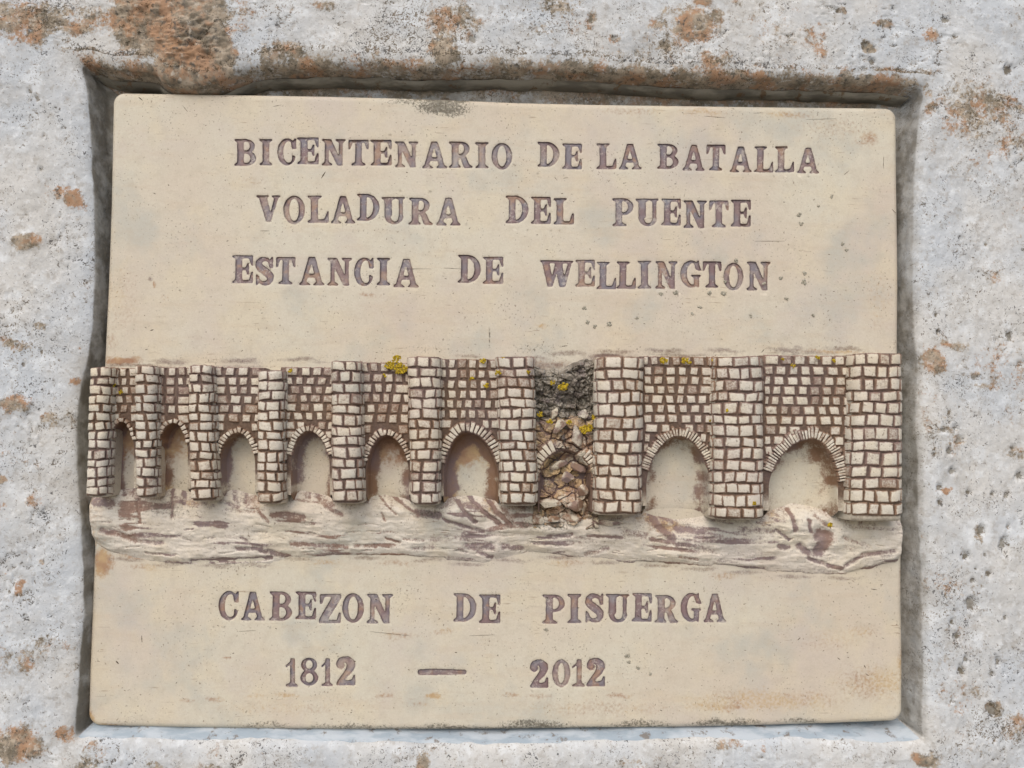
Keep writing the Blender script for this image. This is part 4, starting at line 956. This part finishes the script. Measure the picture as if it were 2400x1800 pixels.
# bricks: the 300 largest are parts of their own, the rest one joined part
BR.sort(key=lambda e: -e[0])
for area, par, V, m in BR[:300]: mesh_obj('brick', V, CF, BRICK, par, m)
o = 0; Vs = []; Fs = []; Ms = []
for area, par, V, m in BR[300:]:
    Vs.append(V); Ms.append(m); Fs += [tuple(a + o for a in f) for f in CF]; o += len(V)
small = mesh_obj('small_bricks', np.vstack(Vs), Fs, BRICK, plaque, np.hstack(Ms), kind='stuff')
print('bricks', len(BR), 'letters', letter_n)

# ------------------------------------------------------------------ the blown arch: broken core, ring stubs, rubble
def clods(PX, PY, size, seed):
    """tilted angular lumps: height, closeness to a crack"""
    r_ = np.random.default_rng(seed); c = []
    for yy in np.arange(PY.min() - size, PY.max() + size, size * .8):
        for xx in np.arange(PX.min() - size, PX.max() + size, size): c.append((xx + r_.uniform(-.6, .6) * size, yy + r_.uniform(-.5, .5) * size))
    c = np.array(c); hc_ = r_.uniform(-1, 1, len(c)); gxx = r_.normal(0, .35, (len(c), 2)); st_ = r_.uniform(.8, 1.6, (len(c), 2))
    wx_ = PX + .35 * size * fbm(PX, PY, size, 3, seed); wy_ = PY + .35 * size * fbm(PX, PY, size, 3, seed + 1)
    d1 = np.full(PX.shape, 1e9); d2 = d1.copy(); id_ = np.zeros(PX.shape, int)
    for k in range(len(c)):
        dd = np.hypot((wx_ - c[k, 0]), (wy_ - c[k, 1]) * 1.2)
        nearer = dd < d1; d2 = np.where(nearer, d1, np.minimum(d2, dd)); id_ = np.where(nearer, k, id_); d1 = np.where(nearer, dd, d1)
    pl = hc_[id_] + (gxx[id_, 0] * (wx_ - c[id_, 0]) + gxx[id_, 1] * (wy_ - c[id_, 1])) / size * 2
    return pl, d2 - d1, hc_[id_]
gx = np.linspace(1246, 1404, 130); gy = np.linspace(838, 1090, 190)
PX, PY = np.meshgrid(gx, gy)
X, Y = Q(PX, PY, 30)
edge_f = sstep(0, 16, PY - (850 + 12 * np.sin((PX - 1250) / 30.) + 8 * fbm(PX, PY, 20, 2, 3)))
hc = edge_f * (24 + 20 * fbm(X, Y, 46, 4, 81) + 13 * fbm(X, Y, 14, 4, 82, .65)) + 8 * edge_f * sstep(1000, 900, PY) - 2
BC = clods(PX, PY, 17, 311); BC2 = clods(PX, PY, 8, 315)
hc += edge_f * (7 * BC[0] + 2.5 * BC2[0] - 6 * (1 - sstep(0, 4, BC[1])) - 2 * (1 - sstep(0, 2.5, BC2[1])))
hole = 1 - sstep(.6, 1.1, np.hypot((PX - 1366) / 13., (PY - 942) / 13.)); hc -= 26 * hole
opn = sstep(1040, 1062, PY + 60 * ((PX - 1322) / 66) ** 2 * -1)
hc = hc * (1 - .9 * opn) + opn * 2
mesh_obj('broken_core', np.column_stack([X.ravel(), Y.ravel(), hc.ravel()]), grid_faces(*X.shape), RUBBLE, plaque, np.clip(.9 * (1 - sstep(0, 5, BC[1])) + .5 * BC[2], 0, 1).ravel())
cur7 = arch_curve(1264, 1386, 1322, 1056, 1112, 1200, 40)
rr = [1.05, 1.0, .97, .93, .86, .75, .5, .2, 0]; hh = [40, 38, 26, 16, 9, 5, 3, 2, 2]
tg = np.stack([np.full(len(cur7), cur7[:, 0].mean()), np.clip(cur7[:, 1], cur7[:, 1].min() + 66, None)], 1)
mesh_obj('arch_hollow', np.vstack([np.column_stack([tg + (cur7 - tg) * r, np.full(len(cur7), h)]) for r, h in zip(rr, hh)]), grid_faces(len(rr), len(cur7)), CLAY, plaque, np.hstack([np.full(len(cur7), .55 + .5 * r) for r in rr]))
for i0, i1, n_ in ((.20, .44, 9), (.62, .84, 10)):
    ring_stones(cur7, 30, n_, lambda a, b, lift: (a, b, 44 + lift + 4 * fbm(a, b, 20, 2, 4)), 'arch_ring_stub', None, i0, i1)
ICO = bmesh.new(); bmesh.ops.create_icosphere(ICO, subdivisions=3, radius=1)
ICV = np.array([v.co[:] for v in ICO.verts]); ICF = np.array([[v.index for v in f.verts] for f in ICO.faces]); ICO.free()
def rock(px, py, rx, ry, h, rh, seed, mat, name, mval=.2, ang=0., parent=None):
    r_ = np.random.default_rng(seed); V = ICV.copy()
    for _ in range(16):                                  # chop flat facets
        nrm = r_.normal(size=3); nrm /= np.linalg.norm(nrm); dd = r_.uniform(.42, .85)
        t = V @ nrm; V -= np.maximum(t - dd, 0)[:, None] * nrm
    V *= 1 + .10 * fbm(V[:, 0] * 30 + seed, V[:, 1] * 30 + V[:, 2] * 21, 20, 3, seed)[:, None]
    c, s_ = math.cos(ang), math.sin(ang)
    x = V[:, 0] * rx * 1.12; y = V[:, 2] * ry * 1.12
    a, b = q(px, py, h)
    W = np.column_stack([a + c * x - s_ * y, b + s_ * x + c * y, h + V[:, 1] * rh])
    m = np.clip(mval + .34 + .8 * fbm(W[:, 0], W[:, 1], 14, 3, seed + 3) + .35 * sstep(.2, -.8, V[:, 1]), 0, 1)
    return mesh_obj(name, W, ICF[:, ::-1], mat, parent or plaque, m, False)
gx = np.linspace(1250, 1402, 150); gy = np.linspace(960, 1262, 270)
PX, PY = np.meshgrid(gx, gy); X, Y = Q(PX, PY, 26)
pl, ed, hid = clods(PX, PY, 33, 301); pl2, ed2, hid2 = clods(PX, PY, 11, 305)
crack = 1 - sstep(0, 5, ed); crack2 = 1 - sstep(0, 3, ed2)
arch_in = sstep(-8, 10, PY - (1060 + 52 * ((PX - 1324) / 60.) ** 2))            # inside the blown opening
pile = sstep(1120, 1200, PY)
baseh = 40 * (1 - arch_in) + arch_in * (17 + 14 * pile) - 16 * arch_in * sstep(44, 60, abs(PX - 1324)) * (1 - pile)
fadeo = sstep(960, 990, PY + 10 * fbm(PX, PY, 25, 2, 6)) * (1 - sstep(1232, 1258, PY + 6 * fbm(PX, PY, 25, 2, 7)))
hr = -4 + fadeo * (baseh + 7.5 * pl + 2.0 * pl2 - 7 * crack - 1.6 * crack2 + 1.5 * fbm(PX, PY, 8, 3, 8))
sr = np.clip(.30 + .62 * crack + .16 * crack2 - .16 * hid - .1 * hid2 + .35 * fbm(PX, PY, 30, 3, 9) + .5 * arch_in * sstep(40, 56, abs(PX - 1324)) * (1 - pile), 0, 1.1)
rr_ = np.clip(.42 + .7 * fbm(PX, PY, 40, 3, 10) + .35 * arch_in * (1 - pile), 0, 1)
ar_ = np.clip(.2 + .55 * fbm(PX, PY, 36, 3, 12) + .25 * pile, 0, .6)
rm = mesh_obj('rubble_mass', np.column_stack([X.ravel(), Y.ravel(), hr.ravel()]), grid_faces(*X.shape), HOLLOW, plaque, np.stack([sr, rr_, ar_], -1).reshape(-1, 3))
rm['label'] = 'collapsed arch of the bridge heaped with brown rubble'
ROCKS = [(1330, 884, 24, 11, 30, 12, .25, .2), (1366, 972, 18, 15, 42, 13, .2, .3), (1298, 970, 8, 16, 36, 9, .15, .4), (1350, 1022, 14, 28, 42, 13, .25, -.2), (1310, 1000, 20, 14, 42, 10, .10, -.4),
         (1310, 1090, 22, 12, 22, 12, .15, -.15), (1354, 1096, 20, 13, 20, 12, .4, .5), (1330, 1120, 15, 16, 22, 12, .1, .2), (1288, 1178, 26, 13, 34, 11, .10, .05), (1346, 1184, 22, 15, 38, 15, .3, -.35), (1362, 1148, 16, 13, 27, 11, .3, .2),
         (1258, 1214, 18, 14, 30, 10, .2, .2), (1294, 1216, 19, 12, 32, 10, .15, -.1), (1340, 1214, 20, 11, 30, 9, .25, .1), (1430, 1226, 42, 9, 26, 8, .2, -.05)]
for k, (x, y, rx, ry, h, rh, mv, an) in enumerate(ROCKS):
    rock(x, y, rx, ry, h, rh, 200 + k, RUBBLE if k == 0 else HOLLOW, 'rubble_stone', mv + .04, an)

# ------------------------------------------------------------------ river bank in low relief
EDGE = [(205, 1262), (226, 1284), (248, 1299), (352, 1317), (451, 1324), (564, 1324), (632, 1322), (677, 1310), (768, 1304), (949, 1306), (1039, 1315), (1143, 1323), (1240, 1300), (1376, 1309), (1466, 1322), (1602, 1324), (1670, 1335), (1796, 1345), (1986, 1352), (2054, 1341), (2097, 1328), (2125, 1310)]
TOPL = [(205, 1166), (260, 1150), (330, 1150), (400, 1148), (450, 1165), (540, 1150), (600, 1170), (700, 1150), (780, 1170), (900, 1165), (960, 1178), (1040, 1172), (1100, 1165), (1170, 1180), (1260, 1185), (1400, 1200), (1508, 1206), (1535, 1216), (1590, 1226), (1640, 1220), (1672, 1212), (1760, 1214), (1860, 1185), (1930, 1195), (2000, 1215), (2125, 1216)]
z1 = lambda X, Y: (180 + X / 3.687, 800 + Y / 3.687); z2 = lambda X, Y: (740 + X / 3.687, 800 + Y / 3.687); z5 = lambda X, Y: (180 + X / 2.212, 1150 + Y / 2.212); z6 = lambda X, Y: (1150 + X / 2.212, 1150 + Y / 2.212)
STK = []   # polyline, width px, darkness, groove depth
def stk(z, pts, w, dk=.8, dep=4): STK.append(([z(*p) for p in pts], w, dk, dep))
for a in (([(560, 1275), (700, 1370), (840, 1465)], 5, .8, 4), ([(540, 1340), (620, 1420), (700, 1490)], 5, .7, 4), ([(660, 1330), (820, 1450)], 5, .7, 4), ([(1220, 1380), (1300, 1480), (1380, 1555)], 8, .95, 7), ([(1310, 1330), (1450, 1470), (1590, 1580)], 8, 1, 8), ([(1460, 1330), (1560, 1470), (1690, 1590)], 10, .95, 8),
          ([(570, 1480), (600, 1550)], 5, .6, 3), ([(0, 1340), (110, 1430), (220, 1500)], 10, .7, 4), ([(1100, 1530), (1280, 1600), (1450, 1640)], 8, .75, 4), ([(880, 1480), (1060, 1500)], 16, .8, 3), ([(1620, 1450), (1700, 1560)], 12, .6, 4), ([(1740, 1480), (1800, 1560)], 12, .45, 3)):
    stk(z2, *a)
for a in (([(380, 1240), (400, 1320)], 9, .8, 4), ([(440, 1190), (490, 1340)], 6, .7, 4), ([(820, 1240), (830, 1520)], 7, .8, 5), ([(890, 1230), (930, 1400)], 8, .85, 5), ([(540, 1380), (550, 1560)], 9, .75, 4), ([(1420, 1230), (1470, 1400)], 6, .7, 4), ([(1330, 1250), (1400, 1420)], 13, .6, 3), ([(1700, 1500), (1800, 1490), (1960, 1515)], 12, .85, 4), ([(2000, 1270), (2010, 1350)], 8, .8, 4), ([(2060, 1330), (2212, 1430)], 12, .6, 3), ([(1560, 1440), (1660, 1560)], 7, .65, 3),
          ([(590, 1400), (740, 1420)], 12, .65, 3), ([(980, 1400), (1180, 1420)], 12, .55, 2), ([(1250, 1370), (1400, 1430)], 9, .6, 3), ([(1300, 1450), (1540, 1470)], 9, .45, 2), ([(170, 1390), (290, 1400)], 20, .75, 2), ([(700, 1480), (900, 1520)], 14, .35, 1)):
    stk(z1, *a)
for a in (([(800, 60), (860, 170), (940, 250)], 17, .85, 5), ([(970, 200), (1100, 212)], 16, .8, 3), ([(905, 140), (945, 165)], 12, .75, 2), ([(1540, 100), (1570, 200)], 10, .85, 4), ([(1640, 150), (1652, 210)], 9, .9, 4), ([(1700, 230), (1745, 245), (1700, 310)], 26, .95, 7), ([(1500, 290), (1540, 292)], 11, .8, 3), ([(1600, 290), (1650, 325)], 13, .85, 4), ([(1650, 350), (1740, 385), (1830, 410)], 8, .8, 4), ([(1840, 400), (1930, 335), (2090, 312)], 9, .7, 4),
          ([(1880, 440), (2000, 400), (2090, 388)], 11, .8, 4), ([(220, 328), (300, 340), (390, 352)], 7, .85, 4), ([(500, 330), (560, 320), (600, 300)], 10, .55, 2), ([(1170, 395), (1420, 410), (1430, 435), (1650, 450), (1850, 457)], 9, .8, 4), ([(760, 380), (900, 385)], 7, .8, 3), ([(60, 290), (160, 300)], 12, .7, 3), ([(830, 250), (960, 275), (1060, 285)], 9, .75, 3), ([(1060, 290), (1150, 312)], 13, .5, 2), ([(300, 240), (420, 226)], 9, .7, 3), ([(500, 232), (680, 242)], 7, .8, 3), ([(1300, 200), (1460, 205)], 15, .55, 2),
          ([(1470, 200), (1540, 250)], 7, .7, 3), ([(1680, 130), (1760, 190)], 8, .6, 3), ([(690, 215), (800, 230)], 16, .55, 2), ([(1880, 190), (2120, 200)], 8, .5, 3), ([(1830, 240), (1960, 290)], 9, .5, 2), ([(1850, 290), (1880, 300)], 16, .4, 1), ([(600, 370), (690, 385)], 6, .8, 3), ([(240, 365), (600, 375)], 14, .5, 1), ([(1290, 415), (1420, 420)], 14, .65, 2), ([(980, 345), (1080, 360)], 6, .6, 2), ([(1280, 330), (1400, 340)], 16, .3, 1)):
    stk(z6, *a)
for a in (([(130, 205), (220, 225), (300, 260)], 11, .8, 4), ([(300, 262), (440, 272)], 8, .65, 3), ([(830, 305), (950, 300)], 9, .75, 3), ([(950, 310), (1090, 348)], 11, .8, 3), ([(850, 240), (910, 285)], 6, .7, 3), ([(1110, 278), (1250, 285), (1400, 292)], 10, .72, 2), ([(1440, 290), (1550, 290)], 8, .7, 2), ([(1600, 245), (1670, 272)], 5, .8, 3), ([(1750, 305), (1850, 290)], 13, .5, 2), ([(2020, 290), (2150, 290)], 13, .7, 3), ([(2080, 320), (2150, 348)], 9, .8, 3), ([(350, 325), (500, 338)], 5, .7, 3),
          ([(590, 368), (800, 365), (1000, 352)], 8, .9, 5), ([(1050, 388), (1250, 368)], 11, .65, 2), ([(1290, 352), (1600, 350), (1900, 362)], 7, .8, 4), ([(1950, 375), (2060, 390), (2140, 400)], 9, .75, 3), ([(640, 402), (900, 402)], 5, .55, 2), ([(360, 378), (520, 406)], 4, .7, 2), ([(90, 300), (200, 345)], 8, .6, 2), ([(780, 240), (900, 250)], 8, .35, 1), ([(1690, 250), (1800, 260)], 6, .5, 2), ([(480, 230), (560, 250)], 8, .35, 1)):
    stk(z5, *a)
# random small tooling marks
for _ in range(70):
    x = rng.uniform(230, 2090); y = rng.uniform(1215, 1315); l = rng.uniform(8, 34); s_ = rng.uniform(-.15, .25)
    STK.append(([(x, y), (x + l, y + l * s_)], rng.uniform(2, 4), rng.uniform(.3, .6), 2))
NXB, NYB = 960, 132
pu = np.linspace(0, 1, NXB); pv = np.linspace(0, 1, NYB)
xs = 198 + pu * (2126 - 198)
tl_ = np.interp(xs, *zip(*TOPL)) - 18; el_ = np.interp(xs, *zip(*EDGE)) + 10
PX = np.tile(xs, (NYB, 1)); PY = tl_[None] + pv[:, None] * (el_ - tl_)[None]
X, Y = Q(PX, PY, 15)
tl2 = np.interp(PX, *zip(*TOPL)); el2 = np.interp(PX, *zip(*EDGE)) + 4 * fbm(PX, PY, 40, 3, 2)
ramp = sstep(-16, 26, PY - tl2); roll_ = sstep(-6, 22, el2 - PY)
hb = -3 + ((24 - 12 * sstep(.35, .95, pv)[:, None]) + 6 * fbm(X, Y, 110, 3, 62) + 5.5 * fbm(X * .4, Y, 26, 4, 63)) * ramp * roll_ ** .7
# mounds with hatching below the arches
for (mx, my, rx, ry, mh) in ((1085, 1200, 70, 28, 14), (925, 1195, 40, 24, 8), (1860, 1225, 70, 30, 9), (700, 1205, 60, 20, 7), (1590, 1240, 60, 14, -8), (820, 1215, 40, 16, 6), (1930, 1275, 60, 20, 6), (1250, 1240, 140, 12, 6)):
    hb += mh * (1 - sstep(.2, 1.2, np.hypot((PX - mx) / rx, (PY - my) / ry)))
st = np.zeros_like(PX); cut = np.zeros_like(PX)
wx = 3.5 * fbm(PX, PY, 14, 3, 65); wy = 2.5 * fbm(PX, PY, 14, 3, 66)
for pts, w, dk_, dep in STK:
    x0 = min(p[0] for p in pts) - 2 * w; x1 = max(p[0] for p in pts) + 2 * w
    c0, c1 = np.searchsorted(xs, [x0, x1]); sl2 = slice(c0, c1)
    if c1 - c0 < 2: continue
    px_, py_ = PX[:, sl2] + wx[:, sl2], PY[:, sl2] + wy[:, sl2]
    dmin = np.full(px_.shape, 1e9)
    for (a0, b0), (a1, b1) in zip(pts[:-1], pts[1:]):
        L = (a1 - a0) ** 2 + (b1 - b0) ** 2
        t = np.clip(((px_ - a0) * (a1 - a0) + (py_ - b0) * (b1 - b0)) / L, 0, 1)
        dmin = np.minimum(dmin, np.hypot(px_ - a0 - t * (a1 - a0), py_ - b0 - t * (b1 - b0)))
    g = 1 - sstep(.4 * w * .5, w * .5 * 2.2, dmin)
    st[:, sl2] = np.maximum(st[:, sl2], g * dk_); cut[:, sl2] = np.maximum(cut[:, sl2], dep * g)
    cut[:, sl2] -= .35 * dep * sstep(w * .5, w * .75, dmin) * (1 - sstep(w * .75, w * 1.3, dmin)) * (cut[:, sl2] < .5)
rw_ = 14 * fbm(PX, PY, 180, 2, 58)
ridge = fbm(PX * .13, PY - .035 * PX + rw_, 13, 3, 59); ridge2 = fbm(PX * .2 + 40, PY - .02 * PX - rw_, 6, 2, 57)
hb += (1.7 * ridge + .5 * ridge2) * ramp * roll_
hb -= cut * ramp
hb += (1.2 * fbm(X, Y, 9, 3, 67)) * ramp
hb = np.where(PX < 214, hb - 26 * (1 - sstep(198, 216, PX)), hb); hb = np.where(PX > 2112, hb - 34 * (1 - sstep(2126, 2108, PX)), hb)
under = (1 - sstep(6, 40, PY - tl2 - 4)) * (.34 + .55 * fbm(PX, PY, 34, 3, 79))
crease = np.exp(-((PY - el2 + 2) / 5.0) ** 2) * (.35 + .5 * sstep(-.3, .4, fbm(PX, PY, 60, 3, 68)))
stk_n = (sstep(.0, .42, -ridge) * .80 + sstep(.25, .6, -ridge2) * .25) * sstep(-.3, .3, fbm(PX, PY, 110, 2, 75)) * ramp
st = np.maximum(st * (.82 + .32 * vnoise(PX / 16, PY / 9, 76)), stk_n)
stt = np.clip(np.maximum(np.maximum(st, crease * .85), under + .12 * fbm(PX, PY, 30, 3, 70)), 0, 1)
rus = .55 * sstep(.1, .6, fbm(PX, PY, 50, 3, 69)) * np.maximum(under * 2, crease) + .25 * (1 - sstep(205, 300, PX)) + .75 * (1 - sstep(0, 60, abs(PX - 920))) * crease
alg = .42 * (1 - sstep(.2, 1.2, np.hypot((PX - 1270) / 130, (PY - 1228) / 24))) + .35 * (1 - sstep(.3, 1.2, np.hypot((PX - 400) / 110, (PY - 1195) / 24))) + .45 * (1 - sstep(.3, 1.2, np.hypot((PX - 1010) / 50, (PY - 1205) / 14))) + .06 * vnoise(PX / 60, PY / 30, 73)
bank = mesh_obj('river_bank', np.column_stack([X.ravel(), Y.ravel(), hb.ravel()]), grid_faces(NYB, NXB), BANK, plaque, np.stack([stt, rus, alg], -1).reshape(-1, 3))

bank['label'] = 'rough river bank streaked with purple-brown wash below the bridge'

# ------------------------------------------------------------------ lichens and little marks
def lichen(px, py, r, h, mat, seed, name='yellow_lichen', flat=.22):
    r_ = np.random.default_rng(seed); n = max(9, int(r * r * .5)); Vs = []; Fs = []; o = 0
    a, b = q(px, py, h)
    sm = bmesh.new(); bmesh.ops.create_icosphere(sm, subdivisions=1, radius=1); sv = np.array([v.co[:] for v in sm.verts]); sf = [[v.index for v in f.verts] for f in sm.faces]; sm.free()
    for k in range(n):
        t = r_.uniform(0, 2 * math.pi); rad = r * math.sqrt(r_.uniform(0, 1)) * (.75 + .5 * float(vnoise(math.cos(t) * 2 + seed, math.sin(t) * 2, 3)))
        s_ = r_.uniform(1.4, 2.9)
        v = sv * (1 + .3 * r_.normal(size=(len(sv), 1)) * .5)
        Vs.append(np.column_stack([a + rad * math.cos(t) + v[:, 0] * s_, b + .8 * rad * math.sin(t) + v[:, 2] * s_, h + v[:, 1] * s_ * flat + r_.uniform(0, .8)])); Fs += [tuple(i + o for i in reversed(f)) for f in sf]; o += len(v)
    ob = mesh_obj(name, np.vstack(Vs), Fs, mat, plaque)
    return ob
LY = [(265, 903, 5, 58), (282, 919, 5, 58), (679, 868, 5, 58), (930, 841, 9, 58), (938, 865, 15, 59), (914, 857, 11, 59), (903, 880, 4, 59), (1132, 846, 7, 58), (1140, 903, 6, 59), (1105, 887, 4, 59), (1168, 873, 6, 84), (1181, 840, 3, 80), (1238, 872, 4, 86), (1320, 906, 11, 42), (1295, 897, 6, 40), (1266, 971, 7, 38), (1288, 987, 7, 46), (1368, 1006, 11, 60), (1381, 1003, 9, 60), (1392, 978, 6, 50), (1334, 990, 6, 50),
      (1555, 845, 8, 58), (1604, 845, 8, 58), (1615, 850, 5, 58), (1674, 845, 5, 60), (1917, 838, 5, 58), (1858, 857, 5, 59), (1835, 842, 3, 58), (1955, 845, 4, 58), (1768, 1180, 4, 88), (1946, 1231, 6, 32), (1668, 986, 4, 58), (1704, 962, 3, 88), (2099, 908, 3, 80)]
for k, (x, y, r, h) in enumerate(LY): lichen(x, y, r, h, YLICHEN, 500 + k)
LG = [(1874, 503, 7), (1877, 524, 6), (1918, 482, 5), (1951, 461, 5), (1976, 571, 5), (1985, 587, 5), (1829, 651, 5), (1885, 640, 5), (1885, 662, 8), (1549, 689, 6), (1584, 687, 7), (1664, 687, 8), (1696, 687, 8), (1378, 754, 7), (1427, 759, 8), (1394, 765, 5), (1368, 722, 5), (1725, 610, 7), (1492, 746, 5), (1640, 720, 5), (1470, 1537, 7), (1473, 1551, 4), (1495, 1565, 4), (1524, 1579, 4), (1278, 1476, 5), (1843, 700, 5), (1760, 740, 5), (1700, 660, 4), (1790, 665, 4), (1906, 740, 4), (1622, 735, 4)]
for k, (x, y, r) in enumerate(LG): lichen(x, y, r * .8, .1, GLICHEN, 700 + k, 'grey_lichen', .10)
# dark flecks and nicks in the slab
FLK = [(753, 418, 763, 402, 3.2), (332, 1489, 333, 1506, 2.6), (272, 1549, 279, 1556, 3.2), (412, 1603, 415, 1598, 2), (1146, 765, 1147, 800, 1.2), (1768, 565, 1835, 565, 1.4), (610, 541, 632, 541, 1.6), (1962, 1541, 1969, 1546, 2.4), (2024, 1558, 2029, 1566, 2.4), (2028, 1578, 2036, 1584, 2.4), (1870, 1500, 1876, 1494, 2.4), (2040, 1380, 2055, 1382, 2), (1952, 1408, 1955, 1412, 2), (2071, 367, 2070, 395, 1.6), (2090, 490, 2100, 500, 1.8), (1990, 400, 1978, 410, 1.8), (430, 250, 440, 262, 1.8), (325, 228, 335, 236, 3), (352, 775, 360, 772, 3), (340, 820, 346, 818, 2), (1316, 812, 1330, 810, 2.5), (1785, 826, 1792, 818, 2.6), (950, 630, 1010, 630, 1), (1040, 628, 1080, 630, 1), (1320, 418, 1332, 416, 1.8), (1460, 430, 1468, 428, 1.6), (1300, 415, 1306, 423, 1.8), (868, 1480, 960, 1490, 1.2), (560, 1480, 600, 1478, 1.2), (1100, 1490, 1160, 1488, 1.4), (1320, 640, 1324, 645, 2), (790, 330, 800, 326, 1.6), (640, 250, 660, 246, 1.4), (1765, 265, 1790, 264, 1.2), (1650, 272, 1700, 276, 1.2), (1890, 280, 1960, 278, 1.0)]
for k in range(150):
    x = rng.uniform(275, 2090); y = rng.choice([rng.uniform(240, 830), rng.uniform(1350, 1690)]); t = rng.gauss(0, .5); l = rng.uniform(1.5, 6)
    FLK.append((x, y, x + l * math.cos(t), y + l * math.sin(t), rng.uniform(1.2, 2.6)))
Vs = []; Fs = []; o = 0
for (x0, y0, x1, y1, w) in FLK:
    a0, b0 = q(x0, y0); a1, b1 = q(x1, y1); L = math.hypot(a1 - a0, b1 - b0) + 1e-6; nx_, ny_ = -(b1 - b0) / L * w / 2, (a1 - a0) / L * w / 2
    n = 6; ring_ = []
    for k in range(n + 1):
        t = k / n; ww = math.sin(math.pi * (.12 + .8 * t)) * rng.uniform(.6, 1.2); xx, yy = a0 + (a1 - a0) * t, b0 + (b1 - b0) * t
        ring_.append([(xx + nx_ * ww, yy + ny_ * ww), (xx, yy), (xx - nx_ * ww, yy - ny_ * ww)])
    for r3 in ring_:
        for c_, (xx, yy) in enumerate(r3): Vs.append((xx, yy, float(surf(xx, yy)) + (.55 if c_ == 1 else -.15)))
    for k in range(n):
        for c_ in range(2): a = o + k * 3 + c_; Fs.append((a, a + 1, a + 4, a + 3))
    o += 3 * (n + 1)
mesh_obj('dirt_flecks', Vs, Fs, DIRT, plaque, None, True, 'stuff')
